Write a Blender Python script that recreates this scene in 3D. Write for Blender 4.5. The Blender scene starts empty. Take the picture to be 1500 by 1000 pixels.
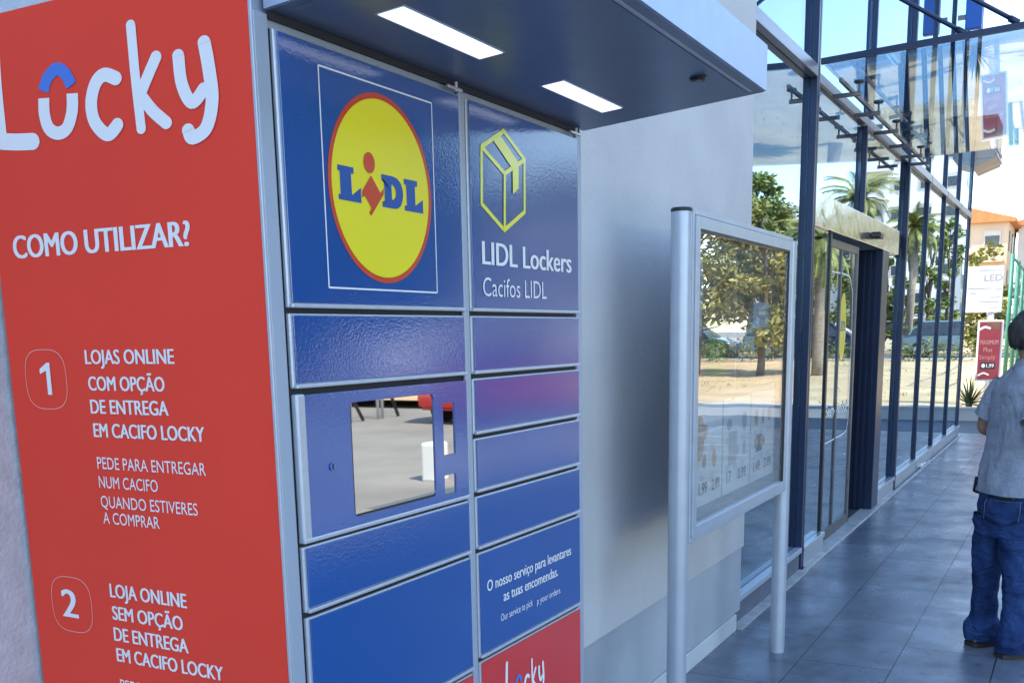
import bpy, bmesh, math, random
from mathutils import Vector, Matrix, noise
random.seed(7)
R = math.radians
SC = bpy.context.scene
COL = SC.collection

# ------------------------------------------------------------------ camera
YAW, PITCH, ROLL = 0.495402, 0.188147, 0.0169629
FPX, CX, CY, W, H = 1517.77, 764.33, 777.81, 1500.0, 1000.0
CAMZ = 1.62
cam_d = bpy.data.cameras.new("camera")
cam = bpy.data.objects.new("camera", cam_d); COL.objects.link(cam)
fwd = Vector((math.cos(YAW)*math.cos(PITCH), math.sin(YAW)*math.cos(PITCH), -math.sin(PITCH)))
rgt = Vector((math.sin(YAW), -math.cos(YAW), 0))
dwn = fwd.cross(rgt)
if dwn.z > 0: dwn = -dwn
r2 = rgt*math.cos(ROLL) + dwn*math.sin(ROLL)
d2 = dwn*math.cos(ROLL) - rgt*math.sin(ROLL)
cam.matrix_world = Matrix(((r2.x, -d2.x, -fwd.x, 0), (r2.y, -d2.y, -fwd.y, 0), (r2.z, -d2.z, -fwd.z, CAMZ), (0, 0, 0, 1)))
cam_d.sensor_fit = 'HORIZONTAL'; cam_d.sensor_width = 36
cam_d.lens = 36*FPX/W
cam_d.shift_x = (W/2-CX)/W
cam_d.shift_y = (CY-H/2)/W
cam_d.clip_start = 0.05; cam_d.clip_end = 3000
SC.camera = cam

# ------------------------------------------------------------------ light
SUN_H = Vector((-0.41, 0.91)).normalized(); SUN_EL = R(53)
world = bpy.data.worlds.new("World"); SC.world = world; world.use_nodes = True
wn = world.node_tree; bg = wn.nodes['Background']
sky = wn.nodes.new('ShaderNodeTexSky'); sky.sky_type = 'NISHITA'; sky.sun_disc = False
sky.sun_elevation = SUN_EL; sky.sun_rotation = math.atan2(SUN_H.x, SUN_H.y)
sky.air_density = 1.0; sky.dust_density = 0.5; sky.ozone_density = 1.0
wn.links.new(sky.outputs[0], bg.inputs[0]); bg.inputs[1].default_value = 0.15
sun_d = bpy.data.lights.new("sun", 'SUN'); sun_d.energy = 2.6; sun_d.angle = R(0.5); sun_d.color = (1, 0.94, 0.85)
sun = bpy.data.objects.new("sun", sun_d); COL.objects.link(sun)
sv = Vector((SUN_H.x*math.cos(SUN_EL), SUN_H.y*math.cos(SUN_EL), math.sin(SUN_EL)))
sun.rotation_euler = sv.to_track_quat('Z', 'Y').to_euler(); sun.location = (0, 0, 30)
SC.view_settings.view_transform = 'Standard'; SC.view_settings.look = 'None'
SC.view_settings.exposure = 2.05; SC.view_settings.gamma = 1.0

# ------------------------------------------------------------------ materials
def mat(name, color, rough=0.5, metal=0.0, var=0.08, vscale=4.0, bump=0.0, bscale=60.0, coat=0.0, spec=0.5,
        color2=None, rvar=0.0, island=False, emit=0.0, coat_rough=0.05, stretch=(1, 1, 1), trans=0.0):
    m = bpy.data.materials.new(name); m.use_nodes = True
    nt = m.node_tree; N = nt.nodes; L = nt.links; b = N['Principled BSDF']
    tc = N.new('ShaderNodeTexCoord'); mp = N.new('ShaderNodeMapping'); mp.inputs['Scale'].default_value = stretch
    L.new(tc.outputs['Object'], mp.inputs[0])
    n1 = N.new('ShaderNodeTexNoise'); n1.inputs['Scale'].default_value = vscale; n1.inputs['Detail'].default_value = 6
    L.new(mp.outputs[0], n1.inputs['Vector'])
    mx = N.new('ShaderNodeMix'); mx.data_type = 'RGBA'
    c1 = tuple(max(0, c*(1-var)) for c in color); c2 = color2 or tuple(min(1, c*(1+var)) for c in color)
    mx.inputs['A'].default_value = (*c1, 1); mx.inputs['B'].default_value = (*c2, 1)
    if island:
        g = N.new('ShaderNodeNewGeometry'); L.new(g.outputs['Random Per Island'], mx.inputs['Factor'])
    else:
        mr = N.new('ShaderNodeMapRange'); mr.inputs[1].default_value = 0.3; mr.inputs[2].default_value = 0.7
        L.new(n1.outputs[0], mr.inputs[0]); L.new(mr.outputs[0], mx.inputs['Factor'])
    L.new(mx.outputs['Result'], b.inputs['Base Color'])
    b.inputs['Roughness'].default_value = rough; b.inputs['Metallic'].default_value = metal
    b.inputs['Specular IOR Level'].default_value = spec
    b.inputs['Coat Weight'].default_value = coat; b.inputs['Coat Roughness'].default_value = coat_rough
    if rvar:
        m2 = N.new('ShaderNodeMapRange'); m2.inputs[1].default_value = 0.3; m2.inputs[2].default_value = 0.7
        m2.inputs[3].default_value = max(0.02, rough-rvar); m2.inputs[4].default_value = rough+rvar
        L.new(n1.outputs[0], m2.inputs[0]); L.new(m2.outputs[0], b.inputs['Roughness'])
    if bump:
        n2 = N.new('ShaderNodeTexNoise'); n2.inputs['Scale'].default_value = bscale; n2.inputs['Detail'].default_value = 3
        L.new(mp.outputs[0], n2.inputs['Vector'])
        bp = N.new('ShaderNodeBump'); bp.inputs['Strength'].default_value = bump; bp.inputs['Distance'].default_value = 0.3/bscale
        L.new(n2.outputs[0], bp.inputs['Height']); L.new(bp.outputs[0], b.inputs['Normal'])
        if coat: L.new(bp.outputs[0], b.inputs['Coat Normal'])
    if emit:
        b.inputs['Emission Color'].default_value = (*color, 1); b.inputs['Emission Strength'].default_value = emit
    if trans: b.inputs['Transmission Weight'].default_value = trans
    return m

def glass_mat(name, tint=(0.75, 0.82, 0.85), ior=1.6, rough=0.0, extra=0.0, wob=0.0, refl=(1, 1, 1)):
    m = bpy.data.materials.new(name); m.use_nodes = True
    nt = m.node_tree; N = nt.nodes; L = nt.links
    N.remove(N['Principled BSDF']); out = N['Material Output']
    tr = N.new('ShaderNodeBsdfTransparent'); tr.inputs[0].default_value = (*tint, 1)
    gl = N.new('ShaderNodeBsdfGlossy'); gl.inputs['Roughness'].default_value = rough; gl.inputs[0].default_value = (*refl, 1)
    fr = N.new('ShaderNodeFresnel'); fr.inputs[0].default_value = ior
    ad = N.new('ShaderNodeMath'); ad.operation = 'ADD'; ad.use_clamp = True; ad.inputs[1].default_value = extra
    mx = N.new('ShaderNodeMixShader')
    ge = N.new('ShaderNodeNewGeometry'); io = N.new('ShaderNodeMapRange')   # both faces of a pane meet air
    io.inputs[3].default_value = ior; io.inputs[4].default_value = 1/ior
    L.new(ge.outputs['Backfacing'], io.inputs[0]); L.new(io.outputs[0], fr.inputs[0])
    L.new(fr.outputs[0], ad.inputs[0]); L.new(ad.outputs[0], mx.inputs[0])
    L.new(tr.outputs[0], mx.inputs[1]); L.new(gl.outputs[0], mx.inputs[2]); L.new(mx.outputs[0], out.inputs[0])
    if wob:
        tc = N.new('ShaderNodeTexCoord'); n2 = N.new('ShaderNodeTexNoise'); n2.inputs['Scale'].default_value = 1.3
        n2.inputs['Detail'].default_value = 1
        L.new(tc.outputs['Object'], n2.inputs['Vector'])
        bp = N.new('ShaderNodeBump'); bp.inputs['Strength'].default_value = wob; bp.inputs['Distance'].default_value = 0.1
        L.new(n2.outputs[0], bp.inputs['Height']); L.new(bp.outputs[0], gl.inputs['Normal'])
    return m

def door_paint(name, color):
    """powder-coated steel under a glossy vinyl: fine orange peel plus a slow dent"""
    m = mat(name, color, rough=0.4, var=0.05, vscale=3, coat=0.8, coat_rough=0.05, spec=0.1)
    m.node_tree.nodes['Principled BSDF'].inputs['Coat IOR'].default_value = 2.0
    nt = m.node_tree; N = nt.nodes; L = nt.links; b = N['Principled BSDF']
    tc = N.new('ShaderNodeTexCoord')
    a = N.new('ShaderNodeTexNoise'); a.inputs['Scale'].default_value = 230; a.inputs['Detail'].default_value = 2
    c = N.new('ShaderNodeTexNoise'); c.inputs['Scale'].default_value = 3.5; c.inputs['Detail'].default_value = 1
    L.new(tc.outputs['Object'], a.inputs['Vector']); L.new(tc.outputs['Object'], c.inputs['Vector'])
    b1 = N.new('ShaderNodeBump'); b1.inputs['Strength'].default_value = 0.24; b1.inputs['Distance'].default_value = 0.0008
    b2 = N.new('ShaderNodeBump'); b2.inputs['Strength'].default_value = 0.12; b2.inputs['Distance'].default_value = 0.01
    L.new(a.outputs[0], b1.inputs['Height']); L.new(c.outputs[0], b2.inputs['Height'])
    L.new(b2.outputs[0], b1.inputs['Normal'])
    L.new(b1.outputs[0], b.inputs['Coat Normal']); L.new(b1.outputs[0], b.inputs['Normal'])
    return m

def tile_mat():
    m = bpy.data.materials.new('pavement_tiles'); m.use_nodes = True
    nt = m.node_tree; N = nt.nodes; L = nt.links; b = N['Principled BSDF']
    tc = N.new('ShaderNodeTexCoord'); mp = N.new('ShaderNodeMapping')
    mp.inputs['Location'].default_value = (0.16, -1.15 + 0.435*6, 0)
    L.new(tc.outputs['Object'], mp.inputs[0])
    br = N.new('ShaderNodeTexBrick'); br.inputs['Scale'].default_value = 1.0
    br.inputs['Brick Width'].default_value = 0.865; br.inputs['Row Height'].default_value = 0.435
    br.inputs['Mortar Size'].default_value = 0.004; br.inputs['Mortar Smooth'].default_value = 0.3
    br.inputs['Color1'].default_value = (0.11, 0.128, 0.165, 1); br.inputs['Color2'].default_value = (0.15, 0.17, 0.21, 1)
    br.inputs['Mortar'].default_value = (0.03, 0.032, 0.04, 1)
    L.new(mp.outputs[0], br.inputs['Vector'])
    n = N.new('ShaderNodeTexNoise'); n.inputs['Scale'].default_value = 2.2; n.inputs['Detail'].default_value = 9; n.inputs['Roughness'].default_value = 0.65
    L.new(tc.outputs['Object'], n.inputs['Vector'])
    n3 = N.new('ShaderNodeTexNoise'); n3.inputs['Scale'].default_value = 11; n3.inputs['Detail'].default_value = 6
    L.new(tc.outputs['Object'], n3.inputs['Vector'])
    mr = N.new('ShaderNodeMapRange'); mr.inputs[1].default_value = 0.32; mr.inputs[2].default_value = 0.68
    mr.inputs[3].default_value = 0.55; mr.inputs[4].default_value = 1.3
    L.new(n.outputs[0], mr.inputs[0])
    st = N.new('ShaderNodeMapRange'); st.inputs[1].default_value = 0.28; st.inputs[2].default_value = 0.40
    st.inputs[3].default_value = 0.5; st.inputs[4].default_value = 1.0
    L.new(n3.outputs[0], st.inputs[0])
    mu = N.new('ShaderNodeMath'); mu.operation = 'MULTIPLY'; L.new(mr.outputs[0], mu.inputs[0]); L.new(st.outputs[0], mu.inputs[1])
    vm = N.new('ShaderNodeVectorMath'); vm.operation = 'SCALE'
    L.new(br.outputs[0], vm.inputs[0]); L.new(mu.outputs[0], vm.inputs['Scale']); L.new(vm.outputs[0], b.inputs['Base Color'])
    rr = N.new('ShaderNodeMapRange'); rr.inputs[1].default_value = 0.3; rr.inputs[2].default_value = 0.7
    rr.inputs[3].default_value = 0.46; rr.inputs[4].default_value = 0.20
    L.new(n.outputs[0], rr.inputs[0]); L.new(rr.outputs[0], b.inputs['Roughness'])
    bp = N.new('ShaderNodeBump'); bp.inputs['Strength'].default_value = 0.5; bp.inputs['Distance'].default_value = 0.004
    inv = N.new('ShaderNodeMath'); inv.operation = 'SUBTRACT'; inv.inputs[0].default_value = 1.0
    L.new(br.outputs['Fac'], inv.inputs[1])
    ad = N.new('ShaderNodeMath'); ad.operation = 'ADD'; L.new(inv.outputs[0], ad.inputs[0])
    n5 = N.new('ShaderNodeMath'); n5.operation = 'MULTIPLY'; n5.inputs[1].default_value = 0.5; L.new(n3.outputs[0], n5.inputs[0])
    L.new(n5.outputs[0], ad.inputs[1]); L.new(ad.outputs[0], bp.inputs['Height']); L.new(bp.outputs[0], b.inputs['Normal'])
    return m

M = {}
M['red'] = mat('red_vinyl', (0.82, 0.060, 0.034), 0.42, var=0.04, vscale=2, rvar=0.08, bump=0.05, bscale=300, spec=0.2)
M['reddoor'] = door_paint('red_door_vinyl', (0.66, 0.018, 0.010))
M['blue'] = door_paint('blue_door_vinyl', (0.0, 0.070, 0.29))
M['card'] = door_paint('blue_control_panel', (0.004, 0.080, 0.31))
M['white'] = mat('white_vinyl', (0.82, 0.82, 0.82), 0.4, var=0.02)
M['arcblue'] = mat('mid_blue_vinyl', (0.06, 0.19, 0.62), 0.4, var=0.02)
M['yellow'] = mat('yellow_vinyl', (0.86, 0.74, 0.01), 0.3, var=0.02, coat=0.6, bump=0.1, bscale=260)
M['lime'] = mat('lime_vinyl', (0.80, 0.80, 0.04), 0.3, var=0.02, coat=0.6, bump=0.1, bscale=260)
M['logored'] = mat('logo_red_vinyl', (0.62, 0.05, 0.015), 0.3, var=0.02, coat=0.6)
M['logoblue'] = mat('logo_blue_vinyl', (0.005, 0.075, 0.34), 0.3, var=0.02, coat=0.6)
M['case'] = mat('grey_powder_coat', (0.37, 0.43, 0.51), 0.42, metal=0.25, var=0.07, vscale=400, bump=0.15, bscale=500)
M['trim'] = mat('door_edge_grey', (0.50, 0.54, 0.60), 0.35, metal=0.4, var=0.05, vscale=60)
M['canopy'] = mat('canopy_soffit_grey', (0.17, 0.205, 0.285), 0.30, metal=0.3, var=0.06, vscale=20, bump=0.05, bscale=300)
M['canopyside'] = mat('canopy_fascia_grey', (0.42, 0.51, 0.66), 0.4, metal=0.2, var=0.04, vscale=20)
M['dark'] = mat('dark_gap', (0.02, 0.022, 0.026), 0.6, var=0.2)
M['lamp'] = mat('lamp_diffuser', (0.95, 0.95, 1.0), 0.5, var=0.0, emit=0.27)
M['screen'] = mat('screen_glass', (0.56, 0.55, 0.51), 0.015, metal=1.0, var=0.01)
M['conc'] = mat('painted_concrete', (0.54, 0.53, 0.52), 0.75, var=0.12, vscale=1.4, bump=0.4, bscale=45, color2=(0.61, 0.60, 0.585))
M['stucco'] = mat('rough_render', (0.46, 0.48, 0.51), 0.85, var=0.1, vscale=30, bump=0.9, bscale=130)
M['conclow'] = mat('painted_concrete_lower', (0.40, 0.43, 0.46), 0.75, var=0.14, vscale=2.2, bump=0.3, bscale=45)
M['plinth'] = mat('plinth_render', (0.55, 0.57, 0.58), 0.7, var=0.08, vscale=4, bump=0.2, bscale=60)
M['navy'] = mat('navy_aluminium', (0.018, 0.032, 0.075), 0.35, metal=0.3, var=0.08, vscale=15)
M['alu'] = mat('brushed_aluminium', (0.58, 0.60, 0.63), 0.32, metal=0.75, var=0.06, vscale=30, stretch=(0.3, 3, 3))
M['alupaint'] = mat('silver_painted_metal', (0.46, 0.51, 0.57), 0.36, metal=0.35, var=0.05, vscale=12)
M['transom'] = mat('anodised_transom', (0.27, 0.27, 0.30), 0.35, metal=0.5, var=0.08, vscale=10)
M['skirt'] = mat('dull_skirting', (0.11, 0.13, 0.17), 0.5, var=0.15, vscale=6)
M['steel'] = mat('dull_steel', (0.16, 0.155, 0.155), 0.4, metal=0.7, var=0.12, vscale=12)
M['black'] = mat('black_plastic', (0.012, 0.012, 0.014), 0.4, var=0.1)
M['glass'] = glass_mat('facade_glass', (0.55, 0.62, 0.68), 2.1, wob=0.010, extra=0.2, refl=(0.72, 0.86, 0.97))
M['canglass'] = glass_mat('canopy_glass', (0.68, 0.77, 0.84), 1.5, wob=0.003, extra=0.10, refl=(0.74, 0.77, 0.80))
M['caseglass'] = glass_mat('display_glass', (0.95, 0.97, 0.97), 1.6, wob=0.02, extra=0.10)
M['hdr'] = mat('polished_header', (0.60, 0.61, 0.60), 0.14, metal=0.9, var=0.04, vscale=6, bump=0.1, bscale=3)
M['int'] = mat('store_interior', (0.05, 0.055, 0.065), 0.8, var=0.2)
M['intfloor'] = mat('store_floor', (0.12, 0.12, 0.13), 0.4, var=0.1)
M['tiles'] = tile_mat()
M['stone'] = mat('pale_threshold_stone', (0.42, 0.42, 0.41), 0.5, var=0.22, vscale=9, bump=0.2, bscale=40)
M['asphalt'] = mat('worn_parking_surface', (0.22, 0.215, 0.20), 0.85, var=0.22, vscale=0.5, bump=0.3, bscale=40)
M['road'] = mat('road_asphalt', (0.10, 0.10, 0.105), 0.85, var=0.2, vscale=0.8)
M['dry'] = mat('dry_earth', (0.47, 0.35, 0.19), 0.95, var=0.2, vscale=0.9, bump=0.3, bscale=9)
M['grass'] = mat('dry_grass', (0.44, 0.35, 0.17), 0.9, var=0.2, color2=(0.52, 0.43, 0.22), island=True)
M['kerb'] = mat('kerb_concrete', (0.42, 0.43, 0.43), 0.8, var=0.12, vscale=2, bump=0.2)
M['grille'] = mat('grating_bars', (0.11, 0.13, 0.16), 0.5, metal=0.3, var=0.15, vscale=8)
M['leaf'] = mat('tree_leaves', (0.10, 0.16, 0.03), 0.5, island=True, color2=(0.30, 0.33, 0.08), var=0.3)
M['leafy'] = mat('yellow_green_leaves', (0.22, 0.23, 0.05), 0.55, island=True, color2=(0.42, 0.37, 0.09), var=0.3)
M['hedge'] = mat('hedge_leaves', (0.08, 0.11, 0.02), 0.6, island=True, color2=(0.20, 0.21, 0.05), var=0.3)
M['palm'] = mat('palm_fronds', (0.14, 0.17, 0.03), 0.5, island=True, color2=(0.36, 0.34, 0.08), var=0.3)
M['agave'] = mat('spiky_leaves', (0.05, 0.09, 0.035), 0.45, island=True, color2=(0.13, 0.17, 0.07), var=0.2)
M['parkleaf'] = mat('dark_park_leaves', (0.035, 0.06, 0.014), 0.6, island=True, color2=(0.09, 0.11, 0.03), var=0.3)
M['bark'] = mat('bark', (0.14, 0.10, 0.07), 0.9, var=0.3, vscale=12, bump=0.6, bscale=20)
M['palmbark'] = mat('palm_bark', (0.30, 0.23, 0.16), 0.9, var=0.3, vscale=10, bump=0.8, bscale=14, stretch=(1, 1, 3))
M['aptwhite'] = mat('white_rendered_wall', (0.72, 0.70, 0.66), 0.8, var=0.05, vscale=0.3)
M['aptbeige'] = mat('beige_rendered_wall', (0.55, 0.43, 0.31), 0.8, var=0.07, vscale=0.3)
M['roof'] = mat('orange_roof_tiles', (0.50, 0.18, 0.06), 0.8, var=0.15, vscale=2, bump=0.4, bscale=6)
M['win'] = mat('window_glass_dark', (0.04, 0.05, 0.06), 0.12, var=0.3)
M['shutter'] = mat('roller_shutter', (0.50, 0.48, 0.44), 0.7, var=0.08)
M['clad'] = mat('travertine_cladding', (0.47, 0.42, 0.37), 0.6, var=0.12, vscale=3)
M['bladeblue'] = mat('blue_sign_enamel', (0.008, 0.10, 0.42), 0.3, var=0.05)
M['signred'] = mat('dark_red_sign', (0.28, 0.035, 0.045), 0.5, var=0.18, vscale=2.5)
M['signwhite'] = mat('white_sign_board', (0.78, 0.77, 0.74), 0.5, var=0.04)
M['signgrey'] = mat('grey_sign_print', (0.42, 0.41, 0.42), 0.6, var=0.05)
M['green'] = mat('green_fence_paint', (0.03, 0.17, 0.12), 0.5, var=0.1)
M['skin'] = mat('skin', (0.36, 0.20, 0.14), 0.5, var=0.08, vscale=14)
M['hair'] = mat('dark_hair', (0.010, 0.009, 0.009), 0.42, var=0.5, vscale=60, bump=1.0, bscale=90, stretch=(1, 1, 0.2), color2=(0.055, 0.05, 0.048))
M['shirt'] = mat('grey_melange_knit', (0.27, 0.30, 0.36), 0.9, var=0.12, vscale=90, bump=0.3, bscale=320, spec=0.2)
M['denim'] = mat('blue_denim', (0.010, 0.026, 0.10), 0.85, var=0.3, vscale=7, bump=0.5, bscale=380, color2=(0.028, 0.07, 0.20), spec=0.2)
M['thread'] = mat('denim_stitching', (0.14, 0.15, 0.22), 0.8, var=0.1)
M['shoe'] = mat('black_leather', (0.012, 0.012, 0.014), 0.35, var=0.3, vscale=30)
M['sole'] = mat('rubber_sole', (0.035, 0.03, 0.027), 0.7, var=0.2)
M['carwhite'] = mat('white_car_paint', (0.72, 0.72, 0.72), 0.3, var=0.02, coat=0.8)
M['carred'] = mat('red_car_paint', (0.50, 0.012, 0.012), 0.3, var=0.02, coat=0.8)
M['cardark'] = mat('dark_blue_car_paint', (0.02, 0.03, 0.06), 0.3, var=0.02, coat=0.8)
M['carteal'] = mat('teal_grey_car_paint', (0.16, 0.24, 0.26), 0.3, var=0.02, coat=0.8)
M['tyre'] = mat('tyre_rubber', (0.015, 0.015, 0.016), 0.8, var=0.2)
M['paper'] = mat('white_paper', (0.78, 0.77, 0.75), 0.6, var=0.03)
M['papergreen'] = mat('green_print', (0.06, 0.22, 0.05), 0.5, var=0.3, vscale=9)
M['papertan'] = mat('bread_print', (0.52, 0.30, 0.12), 0.5, var=0.3, vscale=30)
M['paperblue'] = mat('pale_blue_print', (0.45, 0.55, 0.68), 0.5, var=0.15, vscale=9)
M['ink'] = mat('black_print', (0.03, 0.03, 0.035), 0.5, var=0.1)
M['posterdark'] = mat('dim_print', (0.10, 0.12, 0.11), 0.5, var=0.5, vscale=7, color2=(0.24, 0.26, 0.24))
M['back'] = mat('grey_backboard', (0.30, 0.31, 0.32), 0.7, var=0.05)

def folds(m, sc, st, dist, stretch):
    nt = m.node_tree; N = nt.nodes; L = nt.links; b = N['Principled BSDF']
    tc = N.new('ShaderNodeTexCoord'); mp = N.new('ShaderNodeMapping'); mp.inputs['Scale'].default_value = stretch; mp.inputs['Rotation'].default_value = (0.4, 0.3, 0.2)
    n = N.new('ShaderNodeTexNoise'); n.inputs['Scale'].default_value = sc; n.inputs['Detail'].default_value = 4; n.inputs['Distortion'].default_value = 1.2
    bp = N.new('ShaderNodeBump'); bp.inputs['Strength'].default_value = st; bp.inputs['Distance'].default_value = dist
    L.new(tc.outputs['Object'], mp.inputs[0]); L.new(mp.outputs[0], n.inputs['Vector']); L.new(n.outputs[0], bp.inputs['Height'])
    old = [l.from_node for l in nt.links if l.to_socket == b.inputs['Normal']]
    if old: L.new(bp.outputs[0], old[0].inputs['Normal'])
    else: L.new(bp.outputs[0], b.inputs['Normal'])
folds(M['denim'], 7, 0.9, 0.05, (1, 1, 1.8)); folds(M['shirt'], 5, 0.7, 0.045, (1.2, 1.2, 0.8))

# ------------------------------------------------------------------ mesh helpers
class MB:
    def __init__(s): s.v = []; s.f = []
    def add(s, vs, fs):
        o = len(s.v); s.v += [Vector(v) for v in vs]; s.f += [[i+o for i in f] for f in fs]; return s
    def box(s, x0, x1, y0, y1, z0, z1, bev=0.0):
        if bev <= 0:
            v = [(x, y, z) for z in (z0, z1) for y in (y0, y1) for x in (x0, x1)]
            return s.add(v, [(0, 2, 3, 1), (4, 5, 7, 6), (0, 1, 5, 4), (2, 6, 7, 3), (0, 4, 6, 2), (1, 3, 7, 5)])
        b = bmesh.new(); bmesh.ops.create_cube(b, size=1)
        for v in b.verts:
            v.co = Vector(((x0+x1)/2+v.co.x*(x1-x0), (y0+y1)/2+v.co.y*(y1-y0), (z0+z1)/2+v.co.z*(z1-z0)))
        bmesh.ops.bevel(b, geom=b.edges[:], offset=bev, segments=2, affect='EDGES', profile=0.5)
        return s.bm(b)
    def bm(s, b):
        b.verts.index_update()
        s.add([v.co.copy() for v in b.verts], [[v.index for v in f.verts] for f in b.faces]); b.free(); return s
    def tube(s, pts, rad, n=10, cap=True, squash=None):
        pts = [Vector(p) for p in pts]; k = len(pts)
        rs = rad if isinstance(rad, (list, tuple)) else [rad]*k
        vs = []; up = Vector((0, 0, 1)); prev = None
        for i, p in enumerate(pts):
            t = (pts[min(i+1, k-1)]-pts[max(i-1, 0)]).normalized()
            if prev is None:
                a = t.cross(up if abs(t.z) < 0.95 else Vector((1, 0, 0))).normalized()
            else:
                a = (prev-t*prev.dot(t)).normalized()
            prev = a; b = t.cross(a)
            for j in range(n):
                q = 2*math.pi*j/n; vs.append(p+(a*math.cos(q)+b*math.sin(q))*rs[i])
        fs = [(i*n+j, i*n+(j+1) % n, (i+1)*n+(j+1) % n, (i+1)*n+j) for i in range(k-1) for j in range(n)]
        if cap: fs += [tuple(range(n))[::-1], tuple(range((k-1)*n, k*n))]
        return s.add(vs, fs)
    def loft(s, rings, cap=True):
        n = len(rings[0]); vs = [p for r in rings for p in r]; k = len(rings)
        fs = [(i*n+j, i*n+(j+1) % n, (i+1)*n+(j+1) % n, (i+1)*n+j) for i in range(k-1) for j in range(n)]
        if cap: fs += [tuple(range(n))[::-1], tuple(range((k-1)*n, k*n))]
        return s.add(vs, fs)
    def extrude(s, pts, vec):
        """closed polygon (3D points) extruded along vec"""
        n = len(pts); p = [Vector(q) for q in pts]; v = Vector(vec)
        fs = [tuple(range(n))[::-1], tuple(range(n, 2*n))] + [(i, (i+1) % n, (i+1) % n+n, i+n) for i in range(n)]
        return s.add(p+[q+v for q in p], fs)
    def poly(s, pts): return s.add(pts, [tuple(range(len(pts)))])
    def build(s, name, m, parent=None, smooth=False):
        org = Vector((0, 0, 0)); p = parent
        while p is not None: org += p.location; p = p.parent
        me = bpy.data.meshes.new(name); me.from_pydata([v-org for v in s.v], [], s.f); me.update()
        me.materials.append(m)
        if smooth:
            for q in me.polygons: q.use_smooth = True
        o = bpy.data.objects.new(name, me); COL.objects.link(o)
        if parent is not None: o.parent = parent
        return o

def tag(o, label=None, cat=None, group=None, kind=None):
    if label: o['label'] = label
    if cat: o['category'] = cat
    if group: o['group'] = group
    if kind: o['kind'] = kind
    return o
def empty(name, loc, label=None, cat=None, group=None):
    o = bpy.data.objects.new(name, None); COL.objects.link(o); o.location = loc; o.empty_display_size = 0.2
    return tag(o, label, cat, group)
def copy_tree(o, parent=None):
    c = o.copy(); COL.objects.link(c)
    if parent is not None: c.parent = parent
    for ch in [q for q in bpy.data.objects if q.parent == o]: copy_tree(ch, c)
    return c
def smooth_by(o, ang=35):
    me = o.data
    for q in me.polygons: q.use_smooth = True
    b = bmesh.new(); b.from_mesh(me)
    for e in b.edges:
        if len(e.link_faces) == 2 and e.calc_face_angle(0) > R(ang): e.smooth = False
    b.to_mesh(me); b.free(); return o

# flat graphics: a frame maps (u, v, lift) to the panel
FRONT_Y, SIDE_X = 1.0, 1.13
def F_front(y): return lambda u, v, e: Vector((u, y-e, v))
def F_side(x): return lambda u, v, e: Vector((x-e, u, v))
def _textmesh(body, weight):
    c = bpy.data.curves.new('lettering_curve', 'FONT'); c.body = body; c.offset = weight; c.resolution_u = 4
    o = bpy.data.objects.new('lettering_curve', c); COL.objects.link(o)
    dg = bpy.context.evaluated_depsgraph_get(); me = bpy.data.meshes.new_from_object(o.evaluated_get(dg))
    vs = [v.co.copy() for v in me.vertices]; fs = [tuple(p.vertices) for p in me.polygons]
    bpy.data.objects.remove(o); bpy.data.curves.remove(c); bpy.data.meshes.remove(me)
    return vs, fs
_hv, _ = _textmesh('H', 0); CAP = max(v.y for v in _hv)
def lines(parent, m, fr, items, weight=0.0, e=0.0012, name='lettering'):
    for it in items:
        g = MB(); text(g, it[0], *it[1:5], fr, it[5] if len(it) > 5 else weight, e); g.build(name, m, parent)
def text(mb, body, u0, u1, base, cap, fr, weight=0.0, e=0.0012, slant=0.0):
    vs, fs = _textmesh(body, min(weight, 0))
    x0 = min(v.x for v in vs); x1 = max(v.x for v in vs)
    if weight > 0.01:   # heavier weight: shifted copies, each on its own level
        w = weight/ (u1-u0)*(x1-x0)*cap/CAP*(1 if u1 > u0 else -1)
        for k, (dx, dy) in enumerate(((w, 0), (-w, 0), (w*0.5, 0), (-w*0.5, 0))):
            mb.add([fr(u0+(v.x-x0+dx)/(x1-x0)*(u1-u0), base+(v.y+dy)/CAP*cap, e-0.00012*(k+1)) for v in vs], fs)
    mb.add([fr(u0+(v.x-x0)/(x1-x0)*(u1-u0), base+v.y/CAP*cap, e) for v in vs], fs)
def catmull(p, n=8):
    out = []
    for i in range(len(p)-1):
        a = p[max(i-1, 0)]; b = p[i]; c = p[i+1]; d = p[min(i+2, len(p)-1)]
        for k in range(n):
            t = k/n
            out.append(tuple(0.5*((2*b[q])+(-a[q]+c[q])*t+(2*a[q]-5*b[q]+4*c[q]-d[q])*t*t+(-a[q]+3*b[q]-3*c[q]+d[q])*t**3) for q in (0, 1)))
    out.append(tuple(p[-1])); return out
def stroke(mb, pts, r, fr, e=0.0012, cap=True, n=8, curve=True):
    """one closed polygon following a polyline with round ends"""
    pts = catmull(pts, n) if curve and len(pts) > 2 else [tuple(p) for p in pts]
    L = []; Rr = []; k = len(pts)
    for i in range(k):
        a = pts[max(i-1, 0)]; b = pts[min(i+1, k-1)]; d = math.hypot(b[0]-a[0], b[1]-a[1]) or 1
        nx, ny = -(b[1]-a[1])/d, (b[0]-a[0])/d
        L.append((pts[i][0]+nx*r, pts[i][1]+ny*r)); Rr.append((pts[i][0]-nx*r, pts[i][1]-ny*r))
    vs = [fr(u, v, e+1e-5*(i % k)) for i, (u, v) in enumerate(L+Rr)]
    mb.add(vs, [(i, i+1, k+i+1, k+i) for i in range(k-1)])
    if cap:
        for i, s in ((0, 1), (k-1, -1)):
            a = math.atan2(L[i][1]-pts[i][1], L[i][0]-pts[i][0])
            ring = [fr(pts[i][0]+r*math.cos(a+s*math.pi*j/10), pts[i][1]+r*math.sin(a+s*math.pi*j/10), e+1e-5*(k+2+i)) for j in range(11)]
            mb.poly(ring)
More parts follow.
